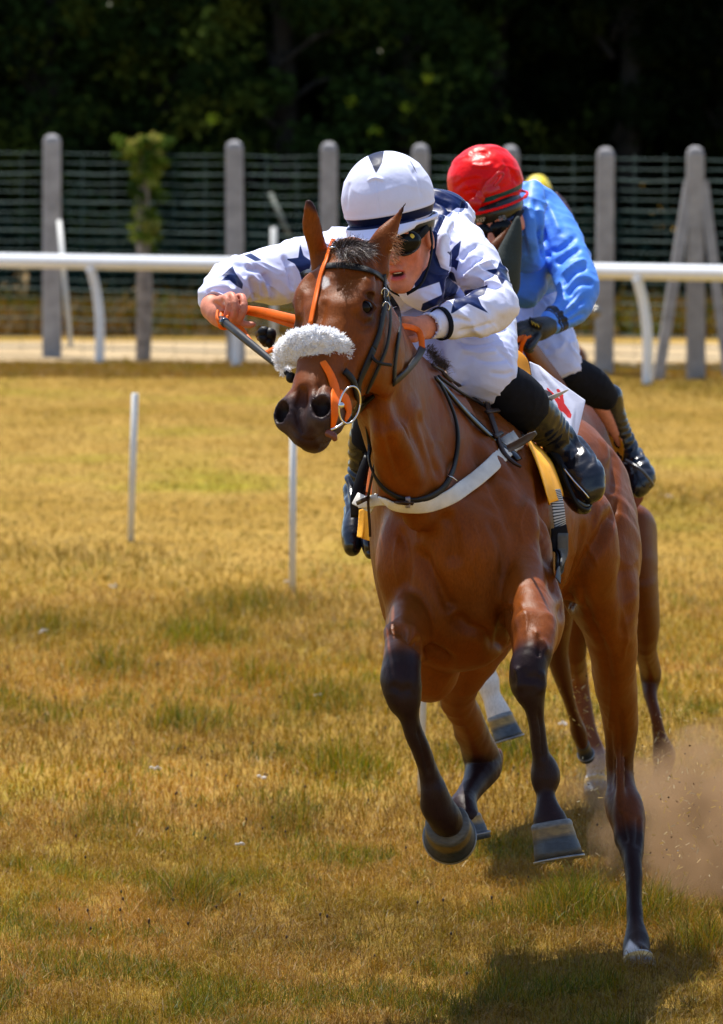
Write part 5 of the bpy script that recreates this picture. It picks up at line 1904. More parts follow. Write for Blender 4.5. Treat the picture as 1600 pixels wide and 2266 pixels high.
def patch(name, m, left, right, off, ripple, parent, nu=26, nv=26, surf=None, nav=None, seed=2., Yd=17.0, straight=False, thick=.003):
    "a cloth hanging against the flank, spanned between two edge lines"
    def line(rows):
        q = np.array([(*r, 0)[:3] if len(r) == 2 else r for r in rows], float)
        if not straight:
            return spline(q, 8)
        tt = np.linspace(0, len(q) - 1, 60)
        return np.stack([np.interp(tt, np.arange(len(q)), q[:, k]) for k in range(3)], 1)
    L, R = line(left), line(right)
    L = np.array([L[int(round(t))] for t in np.linspace(0, len(L) - 1, nv)])
    R = np.array([R[int(round(t))] for t in np.linspace(0, len(R) - 1, nv)])
    front, pxs = [], []
    for j in range(nv):
        for i in range(nu):
            f = i / (nu - 1)
            q = L[j] * (1 - f) + R[j] * f
            if q[2] < 1:
                a, b = (surf or SH).at(q[0], q[1], Yd)
            else:
                a, b = P(*q), A3(.2, -1, .1)
            front.append((a, b))
            pxs.append(q[:2])
    A_ = np.array([a for a, b in front]).reshape(nv, nu, 3)
    B_ = np.array([b for a, b in front]).reshape(nv, nu, 3)
    for _ in range(3):
        A_[1:-1, 1:-1] = (A_[1:-1, 1:-1] * 2 + A_[:-2, 1:-1] + A_[2:, 1:-1] + A_[1:-1, :-2] + A_[1:-1, 2:]) / 6
        B_[1:-1, 1:-1] = (B_[1:-1, 1:-1] + B_[:-2, 1:-1] + B_[2:, 1:-1] + B_[1:-1, :-2] + B_[1:-1, 2:]) / 5
    A_, B_ = A_.reshape(-1, 3), B_.reshape(-1, 3)
    B_ /= np.linalg.norm(B_, axis=1, keepdims=True) + 1e-9
    uu = np.tile(np.linspace(0, 1, nu), nv)
    vv = np.repeat(np.linspace(0, 1, nv), nu)
    rip = ripple * (.3 + .7 * vv) * (np.sin(uu * 11 + seed + 1.5 * vv) * .6 + .8 * (vnoise(np.stack([uu * 5, vv * 2.5, vv * 0 + seed], 1)) - .3))
    Fp_ = A_ + B_ * (off + np.maximum(rip, -off * .6))[:, None]
    Bp_ = Fp_ - B_ * thick
    n = nu * nv
    Fc = []
    for j in range(nv - 1):
        for i in range(nu - 1):
            a = j * nu + i
            Fc.append((a, a + nu, a + nu + 1, a + 1))
            Fc.append((a + n, a + n + 1, a + n + nu + 1, a + n + nu))
    edge = [i for i in range(nu)] + [j * nu + nu - 1 for j in range(1, nv)] + [(nv - 1) * nu + i for i in range(nu - 2, -1, -1)] + [j * nu for j in range(nv - 2, 0, -1)]
    for a, b in zip(edge, edge[1:] + edge[:1]):
        Fc.append((a, b, b + n, a + n))
    V = np.concatenate([Fp_, Bp_])
    at = {}
    if nav is not None:
        pp = np.array(pxs)
        d = np.full(len(pp), -1.)
        for poly in nav:
            d = np.maximum(d, poly_sdf(pp, poly) * 17 / FPX)
        at['navy'] = np.concatenate([d, np.full(len(pp), -1.)])
    return mesh_obj(name, V, Fc, m, parent, attrs=at)


cl = patch('saddle_cloth', M_CLOTHY, [(1148, 948), (1160, 985), (1176, 1030), (1190, 1080), (1200, 1122)], [(1190, 950), (1212, 975), (1230, 1010), (1244, 1050), (1254, 1088)], .014, .020, None, seed=1.)
tag(cl, 'golden yellow saddle cloth hanging in folds below the boot on the leading horse', 'saddle cloth')
patch('cloth_corner', M_CLOTHY, [(1212, 1000), (1226, 1040), (1232, 1080), (1236, 1108)], [(1228, 1004), (1250, 1040), (1256, 1075), (1238, 1112)], .006, .006, cl, seed=3.)
patch('cloth_corner', M_CLOTHY, [(795, 1128, 16.75), (793, 1160, 16.74), (790, 1188, 16.72)], [(822, 1122, 16.7), (824, 1160, 16.7), (826, 1200, 16.7)], .0, .008, cl, seed=4.)
patch('cloth_edge', M_CLOTHY, [(960, 812, 16.86), (985, 820, 16.88), (1012, 842, 16.90)], [(975, 806, 16.9), (1000, 810, 16.92), (1022, 828, 16.95)], .0, .002, cl, 10, 14)
M_ORCLOTH = mat('orange_cloth', (.80, .16, .008), .6, noise=.1, bump=.3, bscale=400)
patch('cloth_corner', M_ORCLOTH, [(818, 1030, 16.75), (812, 1070, 16.75), (810, 1088, 16.75)], [(834, 1030, 16.7), (834, 1070, 16.7), (834, 1100, 16.7)], .0, .003, cl, 8, 12)
numcloth = patch('number_cloth', M_CLOTHW, [(1172, 800, 17.42), (1180, 850, 17.40), (1196, 905, 17.36), (1215, 955, 17.33), (1235, 985, 17.30)],
                 [(1195, 810, 17.45), (1225, 835, 17.44), (1262, 862, 17.44), (1296, 886, 17.44), (1275, 975, 17.36)], .0, .006, None, 44, 44, seed=6., straight=True,
                 nav=[[(1203, 868), (1213, 874), (1237, 912), (1233, 893), (1208, 858), (1211, 857), (1240, 884), (1230, 861), (1236, 860), (1246, 874), (1248, 892), (1265, 916), (1262, 928), (1244, 910), (1241, 932), (1236, 930)]])
tag(numcloth, 'white number cloth with a red zigzag mark on the back of the leading horse', 'number cloth')
pad = patch('saddle_pad', mat('orange_yellow_pad', (.85, .33, .004), .6, noise=.06, bump=.2, bscale=400), [(1122, 770, 17.30), (1122, 800, 17.28), (1130, 830, 17.26), (1140, 850, 17.24)],
            [(1138, 768, 17.34), (1165, 792, 17.34), (1174, 825, 17.33), (1176, 850, 17.30)], .0, .003, None, 16, 16, thick=.012)
tag(pad, 'bright orange saddle pad standing up behind the thigh of the leading jockey', 'saddle pad')
# stirrups
for side, rows_ in (('l', [(1196, 962, 17.0), (1225, 1000, 16.97), (1248, 1035, 16.94), (1275, 1070, 16.92), (1302, 1102, 16.90)]),
                    ('r', [(815, 1000, 16.98), (806, 1040, 16.96), (792, 1075, 16.93), (785, 1110, 16.92)])):
    lay('stirrup_leather', M_LEATHER, rows_[:3], .018, .005, 0, saddle)
st = MB()
fr = [(1244, 1030, 16.93), (1252, 1062, 16.90), (1266, 1094, 16.88), (1280, 1118, 16.88), (1298, 1128, 16.90), (1306, 1116, 16.93), (1302, 1098, 16.90), (1284, 1074, 16.90), (1262, 1048, 16.92)]
pp = spline([P(*q) for q in fr + fr[:1]], 6)
st.tube(pp, .006, 8, caps=False)
so = st.build('stirrup_iron', M_LEATHER, saddle)
Fq = Field(P(1275, 1100, 16.9) - .14, P(1275, 1100, 16.9) + .14, .004)
Fq.pchain([(1240, 1040, 17.0, 22, .035), (1258, 1078, 16.97, 24, .04), (1280, 1110, 16.94, 24, .04), (1292, 1122, 16.93, 16, .03)], k=.02)
Vq, Qq = Fq.mesh(1)
mesh_obj('sole', Vq, Qq, M_PATENT, J1)
lay('stirrup_edge', M_STEEL, [(1247, 1036, 16.915), (1268, 1062, 16.885), (1290, 1086, 16.875), (1303, 1102, 16.88)], .004, .003, 0, so)
Fq = Field(P(812, 1215, 16.9) - .12, P(812, 1215, 16.9) + .12, .004)
Fq.pchain([(808, 1180, 16.94, 14, .03), (816, 1212, 16.90, 15, .035), (818, 1222, 16.90, 12, .03)], k=.02)
Vq, Qq = Fq.mesh(1)
mesh_obj('sole', Vq, Qq, M_PATENT, J1)
lay('stirrup_leather', M_LEATHER, [(812, 1010, 16.9), (800, 1050, 16.88), (788, 1100, 16.86), (786, 1145, 16.86)], [.016, .024, .030, .024], .006, 0, saddle)
lay('cloth_blade', M_WHITEWEB, [(1202, 888, 16.95), (1230, 876, 16.92), (1258, 862, 16.90)], [.012, .012, .004], .004, 0, saddle)

# whip
whip = empty('whip', P(497, 700, 16.34), label='black riding whip held in the raised fist of the leading jockey', cat='whip')
w0, w1 = P(486, 704, 16.31), P(642, 832, 15.86)
MB().tube([w0 + (w1 - w0) * t for t in (.02, .3, .5, .72, 1.)], [.010, .0105, .010, .0085, .0055], 10).build('shaft', M_LEATHER, whip)
MB().tube([w0 + (w1 - w0) * t for t in (.05, .09)], .0125, 10).build('grip_band', mat('glossy_blue_black', (.02, .03, .05), .15, coat=.6), whip)
MB().add(*ball_vf(w1 + A3(.002, 0, -.004), (.013, .012, .014))).build('end_knob', M_LEATHER, whip)
MB().tube(spline([P(481, 690, 16.33), P(480, 704, 16.30), P(488, 716, 16.29), P(500, 712, 16.30), P(503, 700, 16.31)], 6), .0075, 8, flat=.5).build('wrist_loop', M_ORANGE, whip)
# ------------------------------------------------------------------ the second horse and its rider, six metres behind
F2 = Field((-.1, 19.2, -.05), (1.45, 22.75, 2.12), .0085)
F2.off = A3(.16, 4.05, -.06)
body_shape(F2, (.21, 0, -.02))
F2.off = np.zeros(3)
F2.cone(A3(.70, 21.75, 1.24), P(1402, 1230, 21.9), (.15, .22), (.07, .16), k=.06)
F2.cone(A3(.56, 21.75, 1.24), P(1285, 1250, 22.0), (.15, .22), (.08, .16), k=.06)
# right fore with the white sock
F2.pchain([(1120, 1230, 20.9, 58, .14), (1100, 1330, 20.7, 42, .10), (1082, 1420, 20.55, 34, .06), (1076, 1455, 20.5, 30, .052), (1076, 1485, 20.5, 21, .034),
           (1079, 1508, 20.5, 27, .040), (1086, 1535, 20.5, 21, .032), (1096, 1560, 20.5, 24, .036), (1104, 1580, 20.5, 28, .040)], k=.02)
F2.pchain([(1240, 1230, 20.9, 55, .14), (1235, 1330, 20.8, 40, .10), (1232, 1430, 20.9, 26, .055), (1240, 1480, 20.95, 22, .045), (1258, 1545, 21.05, 14, .03), (1272, 1590, 21.15, 13, .03), (1280, 1618, 21.2, 18, .036), (1286, 1640, 21.25, 15, .034)], k=.02)
F2.pchain([(1400, 1180, 21.9, 55, .20), (1412, 1280, 21.85, 44, .16), (1424, 1375, 21.9, 36, .12), (1426, 1428, 22.0, 26, .08), (1436, 1470, 22.15, 24, .06), (1440, 1495, 22.2, 24, .055),
           (1439, 1537, 22.15, 15, .035), (1451, 1584, 22.1, 13, .032), (1460, 1631, 22.1, 16, .034), (1470, 1672, 22.1, 26, .042), (1466, 1705, 22.1, 19, .036), (1458, 1735, 22.1, 18, .036)], k=.02)
F2.pchain([(1280, 1180, 22.0, 60, .2), (1280, 1300, 21.95, 50, .15), (1271, 1431, 22.0, 28, .08), (1272, 1480, 22.15, 28, .06), (1276, 1510, 22.2, 27, .055), (1294, 1569, 22.2, 18, .035),
           (1305, 1615, 22.2, 16, .032), (1314, 1655, 22.2, 22, .036), (1318, 1678, 22.2, 26, .042), (1318, 1708, 22.2, 19, .034), (1317, 1722, 22.2, 22, .036)], k=.02)
V2h, Q2h = F2.mesh(2)
del F2
N2h = normals(V2h, Q2h)
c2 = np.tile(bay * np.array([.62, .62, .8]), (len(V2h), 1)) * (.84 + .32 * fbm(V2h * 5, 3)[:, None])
d2 = np.maximum(capsule_mask(V2h, P(1438, 1500, 22.2), P(1460, 1740, 22.1), .07, .03) * .6, capsule_mask(V2h, P(1235, 1440, 20.9), P(1305, 1710, 21.3), .09, .03) * .3)[:, None]
c2 = c2 * (1 - d2) + point * d2
w2 = np.maximum(capsule_mask(V2h, P(1076, 1462, 20.5), P(1100, 1572, 20.5), .085, .008), .9 * capsule_mask(V2h, P(1318, 1690, 22.2), P(1316, 1740, 22.2), .06, .02))[:, None]
c2 = c2 * (1 - w2) + np.array([.66, .62, .60]) * (.9 + .2 * fbm(V2h * 40, 2)[:, None]) * w2
pk = capsule_mask(V2h, P(1275, 1440, 22.1), P(1312, 1660, 22.2), .075, .03)[:, None] * .5
c2 = c2 * (1 - pk) + np.array([.22, .085, .05]) * pk
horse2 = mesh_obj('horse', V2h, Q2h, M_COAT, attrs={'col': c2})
tag(horse2, 'second bay horse with one white foreleg galloping close behind the leading horse', 'horse', 'galloping racehorses')
SH2 = Surf((V2h, Q2h))
for s in (-1, 1):
    MB().add(*ball_vf(HP(.180, s * .086, -.050) + A3(.37, 4.05, -.08), .020)).build('eye', M_EYE, horse2)
hoof(P(1105, 1583, 20.5), (.32, -.12, -1), (.6, -1, 0), W(28, 20.5), W(33, 20.5), .078, parent=horse2, tone=1.0)
hoof(P(1318, 1722, 22.2), (.05, -.30, -.62), (0, -1, .1), W(24, 22.2), W(32, 22.2), .060, parent=horse2, tone=3.4)
hoof(P(1458, 1735, 22.1), (-.1, -.30, -.62), (0, -1, .1), W(19, 22.1), W(25, 22.1), .055, parent=horse2, tone=1.0)
hoof(P(1289, 1646, 21.28), (.25, .8, -.6), (0, -.5, -.8), W(15, 21.3), W(18, 21.3), .050, parent=horse2, tone=.35)
# dark ear cover of the second horse's hood
Fe = Field(P(1120, 560, 20.0) - A3(.14, .14, .18), P(1120, 560, 20.0) + A3(.14, .16, .18), .0045)
Fe.pchain([(1116, 632, 20.02, 34, .05), (1119, 595, 20.0, 33, .045), (1128, 560, 20.0, 27, .034), (1137, 527, 20.0, 19, .026), (1143, 500, 20.0, 12, .016), (1146, 483, 20.0, 6, .009)], k=.02)
Fe.pchain([(1022, 625, 20.05, 28, .05), (1020, 590, 20.05, 30, .045), (1014, 555, 20.05, 22, .03), (1008, 525, 20.05, 10, .016)], k=.02)
Fe.chain([(P(1108, 620, 20.02), .045, .05), (P(1070, 625, 20.0), .06, .05), (P(1022, 620, 20.05), .045, .05)], k=.03)
Ve, Qe = Fe.mesh(2)
hood = mesh_obj('hood', Ve, Qe, mat('dark_green_hood', (.022, .032, .030), .85, noise=.25, nscale=200, bump=.5, bscale=700))
tag(hood, 'dark grey green ear hood worn by the second horse', 'hood')
# cloths of the second horse
cl2 = patch('saddle_cloth', M_CLOTHY, [(1338, 940, 21.1), (1352, 980, 21.08), (1368, 1020, 21.05), (1376, 1022, 21.05)], [(1350, 942, 21.0), (1376, 975, 20.98), (1380, 1000, 20.98), (1377, 1018, 21.0)], .0, .006, None, 14, 16, surf=SH2)
tag(cl2, 'small golden saddle cloth showing behind the boot of the second jockey', 'saddle cloth')
cl3 = patch('saddle_flap', mat('rust_leather', (.22, .035, .004), .4, noise=.2), [(1392, 1085, 21.2), (1398, 1110, 21.2), (1402, 1130, 21.2)], [(1424, 1092, 21.2), (1422, 1108, 21.2), (1406, 1128, 21.2)], .0, .002, None, 10, 10, thick=.012)
tag(cl3, 'rust brown saddle flap under the boot of the second jockey', 'saddle flap')
neckst = MB()
neckst.add(*ribbon_vf(spline([P(1150, 745, 20.3), P(1180, 790, 20.45), P(1215, 835, 20.6), P(1240, 868, 20.7)], 6), A3(.3, -1, .4), [.05, .075, .07, .05], .02))
rn2 = neckst.build('saddle_pommel', mat('brown_saddle_leather', (.16, .035, .006), .5, spec=.2, noise=.2))
tag(rn2, 'brown leather saddle front in front of the second jockey', 'saddle')

J2 = empty('person', P(1200, 900, 21.0), label='second jockey in blue silks and a red cap with teal band, wearing black gloves', cat='person', group='jockeys in the race')
c0b = P(1104, 492, 20.36)
H2, S2, F2d, U2 = head_frame(c0b, (-.24, -.16, .95), (-.30, -.92, -.25))
Fb = Field((.05, 19.95, 1.0), (1.15, 21.6, 2.28), .006)
head_shape(Fb, H2, S2, F2d, U2, P(1140, 500, 20.66))
Fb.chain([(P(1150, 560, 20.8), .12, .08), (P(1170, 560, 21.0), .12, .09), (P(1185, 600, 21.2), .12, .09)], u=A3(1, 0, 0), k=.03)
Fb.chain([(P(1215, 480, 20.78), W(30, 20), .036), (P(1250, 570, 20.66), W(28, 20), .034), (P(1272, 650, 20.50), W(24, 20), .030), (P(1240, 700, 20.39), W(18, 20), .022), (P(1208, 722, 20.31), W(16, 20), .02)], k=.02)
Fb.chain([(P(1040, 520, 20.7), W(36, 20), .042), (P(985, 600, 20.6), W(30, 20), .036), (P(1040, 690, 20.4), W(20, 20), .024)], k=.02)
Fb.chain([(P(1200, 660, 21.1), W(36, 20), .05), (P(1230, 785, 20.84), W(28, 20), .04), (P(1310, 870, 20.92), W(20, 20), .028), (P(1385, 1000, 21.03), W(10, 20), .015), (P(1415, 1050, 20.97), W(9, 20), .013)], k=.02)
Vb2, Qb2 = Fb.mesh(2)
mesh_obj('body', Vb2, Qb2, M_SKIN, J2, attrs={'col': skin_color(Vb2, H2)})
# silks
Fs = Field((.05, 20.0, 1.35), (1.15, 21.6, 2.28), .0055)
Fs.chain([(P(1140, 580, 20.74), .15, .12), (P(1165, 560, 20.92), .16, .15), (P(1185, 570, 21.12), .15, .14), (P(1195, 600, 21.3), .14, .12)], u=A3(1, 0, 0), k=.03)
Fs.chain([(P(1165, 452, 20.75), .080, .072), (P(1190, 490, 20.9), .085, .10)], k=.05)
Fs.chain([(P(1178, 430, 20.55), .040, .05), (P(1176, 480, 20.44), .042, .045), (P(1168, 530, 20.42), .05, .045), (P(1165, 570, 20.50), .06, .05)], k=.04)
Fs.chain([(P(1170, 560, 20.62), .06, .06), (P(1160, 640, 20.62), .07, .06)], k=.05)
Fs.chain([(P(x, y, Y), W(w, Y), d) for x, y, Y, w, d in [(1200, 468, 20.78, 48, .075), (1232, 520, 20.70, 50, .078), (1262, 585, 20.58, 48, .070), (1278, 640, 20.48, 48, .066), (1264, 680, 20.42, 40, .056), (1236, 704, 20.36, 33, .044), (1214, 718, 20.32, 27, .036)]], k=.025)
Fs.chain([(P(x, y, Y), W(w, Y), d) for x, y, Y, w, d in [(1040, 500, 20.78, 46, .075), (1000, 580, 20.66, 42, .06), (1010, 640, 20.5, 36, .05)]], k=.025)
Fs.cone(H2(0, .03, -.02), H2(0, .02, -.12), .085, .08, k=.01, op='s')
Vs_, Qs_ = Fs.mesh(2)
Ns_ = normals(Vs_, Qs_)
Vq_ = pleats(Vs_, Ns_, [[6, 2, 7], [3, 5, 0], [-3, 0, 5]], .008, 35.)
Vq_ = pleats(Vq_, normals(Vq_, Qs_), [[7, 3, 18], [0, 6, 3], [-3, 2, 5]], .004, 41.)
Vq_ = engrave(Vq_, normals(Vq_, Qs_), [(.010, .012, [(1195, 500), (1208, 540), (1212, 580)]), (.010, .010, [(1215, 560), (1245, 545), (1280, 520)]), (.009, .010, [(1228, 590), (1255, 565), (1290, 548)]),
    (.009, .010, [(1240, 640), (1270, 602), (1305, 590)]), (.010, .012, [(1250, 660), (1280, 625), (1318, 625)]), (.008, -.008, [(1240, 615), (1270, 585), (1300, 575)]),
    (.010, .010, [(1225, 700), (1262, 690), (1300, 650)]), (.008, .008, [(1215, 690), (1250, 676), (1285, 640)]), (.008, .008, [(1150, 480), (1158, 530), (1170, 580)]), (.012, -.008, [(1205, 440), (1225, 480), (1240, 520)]),
    (.009, .010, [(1178, 430), (1192, 480), (1198, 540), (1210, 590)]), (.008, .008, [(1222, 712), (1256, 712), (1300, 690)])], 20, 21.1, 1.3)
ax = unit(P(1214, 718, 20.32) - P(1240, 702, 20.37))
t = (Vs_ - P(1222, 712, 20.34)) @ ax
cuff = np.minimum(t + .018, .004 - t)
cuff = np.maximum(np.minimum(t + .026, .004 - t), np.minimum(t - .007, .016 - t))
cuff = np.where(np.linalg.norm(Vs_ - P(1222, 712, 20.34), axis=1) < .09, cuff, -.01)
mesh_obj('shirt', Vq_, Qs_, M_BLUESILK, J2, attrs={'navy': cuff})
# breeches
Fp = Field((.25, 20.2, 1.25), (1.1, 21.6, 2.1), .006)
Fp.chain([(P(1190, 600, 21.2), .14, .12), (P(1200, 640, 21.3), .15, .12)], u=A3(1, 0, 0), k=.03)
Fp.chain([(P(x, y, Y), W(w, Y), d) for x, y, Y, w, d in [(1185, 655, 21.15, 68, .10), (1195, 710, 20.98, 66, .10), (1215, 765, 20.86, 62, .095), (1232, 795, 20.82, 52, .08), (1246, 815, 20.82, 42, .065)]], k=.03)
Fp.chain([(P(x, y, Y), W(w, Y), d) for x, y, Y, w, d in [(1120, 655, 21.15, 60, .10), (1070, 740, 20.95, 55, .09), (1040, 800, 20.82, 44, .07)]], k=.03)
Vp_, Qp_ = Fp.mesh(2)
mesh_obj('breeches', pleats(Vp_, normals(Vp_, Qp_), [[22, 0, 14], [0, 8, 3], [-10, 2, 24]], .009, 51.), Qp_, M_BREECH, J2)
boot(J2, [(1345, 880, 20.98, 34, .048), (1352, 905, 21.0, 30, .045), (1368, 945, 21.02, 25, .038), (1386, 985, 21.04, 22, .034), (1396, 1010, 21.04, 22, .034)],
     [(1396, 1010, 21.04, 24, .036), (1410, 1035, 21.0, 30, .042), (1420, 1058, 20.96, 32, .042), (1412, 1080, 20.94, 22, .034)],
     [(1250, 822, 20.82, 40, .060), (1280, 838, 20.86, 44, .056), (1310, 855, 20.90, 42, .052), (1336, 878, 20.95, 34, .047)], lace=77., h=.0055)
boot(J2, [(1015, 880, 20.98, 34, .048), (990, 950, 21.0, 28, .042), (975, 1010, 21.04, 22, .034)], [(975, 1010, 21.04, 24, .036), (968, 1040, 21.0, 28, .04), (962, 1080, 20.96, 22, .034)],
     [(1040, 810, 20.82, 42, .06), (1025, 850, 20.9, 40, .052), (1012, 885, 20.95, 34, .047)], lace=79., h=.0065)
mb = MB()
mb.tube(spline([P(1386, 1018, 20.92), P(1404, 1030, 20.86), P(1425, 1045, 20.84), P(1443, 1070, 20.86), P(1440, 1078, 20.9)], 6), .0055, 8)
so2 = mb.build('stirrup_iron', mat('grey_iron', (.12, .12, .125), .35, .6))
tag(so2, 'grey stirrup iron over the boot of the second jockey', 'stirrup')
# gloved hands
Fg = Field(P(1180, 740, 20.25) - A3(.17, .15, .15), P(1180, 740, 20.25) + A3(.14, .15, .15), .0045)
Fg.chain([(P(1212, 722, 20.30), W(23, 20.3), .032), (P(1192, 728, 20.26), W(27, 20.3), .034), (P(1170, 732, 20.24), W(26, 20.3), .030)], k=.015)
for pts_ in ([(1166, 716, 20.22), (1148, 720, 20.20), (1140, 738, 20.19), (1150, 750, 20.20)], [(1168, 728, 20.21), (1150, 734, 20.18), (1146, 752, 20.18), (1156, 762, 20.2)],
             [(1172, 738, 20.21), (1156, 748, 20.18), (1156, 764, 20.18), (1166, 770, 20.2)], [(1178, 746, 20.22), (1168, 760, 20.19), (1168, 774, 20.19), (1176, 776, 20.2)], [(1190, 745, 20.22), (1178, 764, 20.17), (1170, 772, 20.16)]):
    finger(Fg, pts_, (8.5, 8, 7.5, 6.5)[:len(pts_)])
Vg_, Qg_ = Fg.mesh(2)
gl = mesh_obj('glove', Vg_, Qg_, M_GLOVE, J2)
mb = MB()
mb.box(P(1184, 716, 20.215), (.024, .004, .013), (A3(.9, 0, -.35), A3(0, 1, .1), A3(.35, 0, .9)))
mb.build('wrist_tab', M_GLOVE, gl)
mb = MB()
for k in range(5):
    mb.tube([P(1176 + k * 3.4, 710 + k * 2.0, 20.205), P(1179 + k * 3.4, 719 + k * 1.4 - (k % 2) * 4, 20.205)], .0016, 5)
mb.build('emblem', mat('gold_print', (.6, .42, .03), .4), gl)
Fg = Field(P(1050, 720, 20.3) - .14, P(1050, 720, 20.3) + .14, .006)
Fg.chain([(P(1035, 690, 20.34), W(22, 20.3), .03), (P(1060, 715, 20.28), W(26, 20.3), .034), (P(1080, 725, 20.26), W(24, 20.3), .03)], k=.02)
for dy in (-16, -4, 8, 18):
    finger(Fg, [(1082, 722 + dy, 20.24), (1100, 726 + dy, 20.21), (1104, 738 + dy, 20.22)], (8, 8, 7))
Vg_, Qg_ = Fg.mesh(1)
mesh_obj('glove', Vg_, Qg_, M_GLOVE, J2)
r2_ = MB()
r2_.add(*ribbon_vf(spline([P(1152, 800, 20.2), P(1152, 772, 20.16), P(1158, 755, 20.15), P(1164, 745, 20.16)], 6), A3(.3, -1, 0), .014, .005))
r2_.add(*ribbon_vf(spline([P(1172, 742, 20.2), P(1120, 760, 20.1), P(1080, 760, 20.0)], 6), A3(0, -1, .3), .018, .005))
ro = r2_.build('rein', M_ORANGE)
tag(ro, 'orange rein in the black gloves of the second jockey', 'rein')
# loose black straps between the two riders
mb = MB()
mb.add(*ribbon_vf(spline([P(1128, 685, 20.1), P(1138, 720, 20.05), P(1132, 755, 20.05), P(1126, 790, 20.08)], 6), A3(.2, -1, 0), .018, .006))
mb.add(*ribbon_vf(spline([P(1122, 690, 20.1), P(1124, 720, 20.08), P(1130, 752, 20.08), P(1118, 780, 20.1)], 6), A3(.2, -1, 0), .014, .006))
mb.tube(spline([P(1126, 690, 20.04), P(1136, 692, 20.03), P(1138, 706, 20.04)], 5), .004, 6)
bb = mb.build('bridle', M_LEATHER)
tag(bb, 'black bridle straps on the neck of the second horse', 'bridle')
# red cap
hc2 = P(1073, 402, 20.38)
rim2 = P(1086, 449, 20.36)
rc2 = helmet(J2, hc2, H2, S2, F2d, U2, rim2, (.122, .140, .118), M_REDCAP, 'cap', band=(.022, .040), seed=31., h=.005, fold=.006, peak=False,
             lines=[(.007, .007, [(1000, 420), (1030, 400), (1070, 395)]), (.006, .006, [(1110, 350), (1135, 380), (1145, 410)]), (.005, .006, [(1122, 366), (1112, 376), (1105, 378)]), (.006, -.005, [(1040, 365), (1070, 368), (1095, 360)]), (.006, .006, [(1035, 340), (1060, 335), (1085, 342)]), (.006, .006, [(1020, 425), (1050, 420), (1060, 430)]), (.005, .006, [(1128, 378), (1136, 392), (1130, 400)]), (.006, .006, [(1090, 440), (1120, 436), (1150, 425)])])
M_REDPLAIN = mat('red_ribbon', (.55, .002, .003), .35, noise=.12)
mb = MB()
k0 = P(1063, 436, 20.24)
mb.add(*ball_vf(k0, (.016, .012, .022)))
for d, L in ((A3(.06, .0, .03), 1), (A3(-.05, .0, -.05), 1), (A3(-.02, 0, -.055), 1), (A3(.045, .01, .055), 1.2)):
    mb.add(*ribbon_vf(spline([k0, k0 + d * .5 * L + A3(0, -.012, .006), k0 + d * L + A3(0, .012, 0)], 5), A3(.1, -1, .2), [.012, .026, .012], .004))
mb.add(*ribbon_vf(spline([P(1070, 428, 20.24), P(1084, 404, 20.235), P(1102, 384, 20.24), P(1113, 386, 20.25), P(1104, 402, 20.24), P(1086, 420, 20.24)], 6), A3(.1, -1, .3), .010, .003))
mb.build('bow', M_REDPLAIN, rc2)
Fk = Field(np.asarray(c0b) - .2, np.asarray(c0b) + .2, .005)
Fk.ell(H2(0, -.004, .045), (.090, .108, .060), (S2, F2d, U2), k=.01)
Fk.cut(H2(0, .05, -.004), -U2 + F2d * .15)
Vk, Qk = Fk.mesh(2)
sk = mesh_obj('skull_cap', Vk, Qk, mat('black_shell', (.010, .013, .014), .3, noise=.3), J2)
mb = MB()
for s in (-1, 1):
    mb.add(*ball_vf(H2(s * .034, .084, -.006), (.039, .020, .031), (S2 + s * -.35 * F2d, F2d, U2), 28, 16))
mb.add(*ball_vf(H2(0, .100, -.004), (.018, .010, .010), (S2, F2d, U2)))
mb.build('goggles', M_LENS, J2)
for s in (-1, 1):
    mb = MB()
    mb.add(*ribbon_vf(spline([H2(s * .070, .062, .0), H2(s * .086, .030, .018), H2(s * .088, -.02, .028)], 6), S2 * s, .026, .003))
    mb.build('goggle_strap', M_SOCK, J2)


def text_obj(body, loc, ux, uz, size, m, parent, depth=.001):
    cu = bpy.data.curves.new('print', 'FONT')
    cu.body = body
    cu.size = size
    cu.align_x = 'CENTER'
    cu.extrude = depth
    tmp = bpy.data.objects.new('print', cu)
    COL.objects.link(tmp)
    me = bpy.data.meshes.new_from_object(tmp.evaluated_get(bpy.context.evaluated_depsgraph_get()))
    bpy.data.objects.remove(tmp)
    v = np.array([x.co for x in me.vertices])
    ux, uz = unit(ux), unit(uz)
    nn = np.cross(ux, uz)
    V = np.asarray(loc) + v[:, :1] * ux + v[:, 1:2] * uz + v[:, 2:3] * nn
    return mesh_obj('lettering', V, [tuple(p.vertices) for p in me.polygons], m, parent, flat=True)


text_obj('KEP', H2(-.018, .113, .034), S2, U2, .018, mat('pale_print', (.55, .50, .38), .5), sk)
text_obj('BB', H2(.052, .094, .022), S2 - .4 * F2d, U2, .022, mat('grey_print', (.18, .22, .28), .4), sk)

# ------------------------------------------------------------------ a third horse and rider, mostly hidden far behind
def move_copy(o, d, parent=None):
    c = o.copy()
    COL.objects.link(c)
    c.parent = parent
    c.location = Vector(o.location) + Vector(d) if parent is None else o.location
    for ch in o.children:
        move_copy(ch, d, c)
    return c


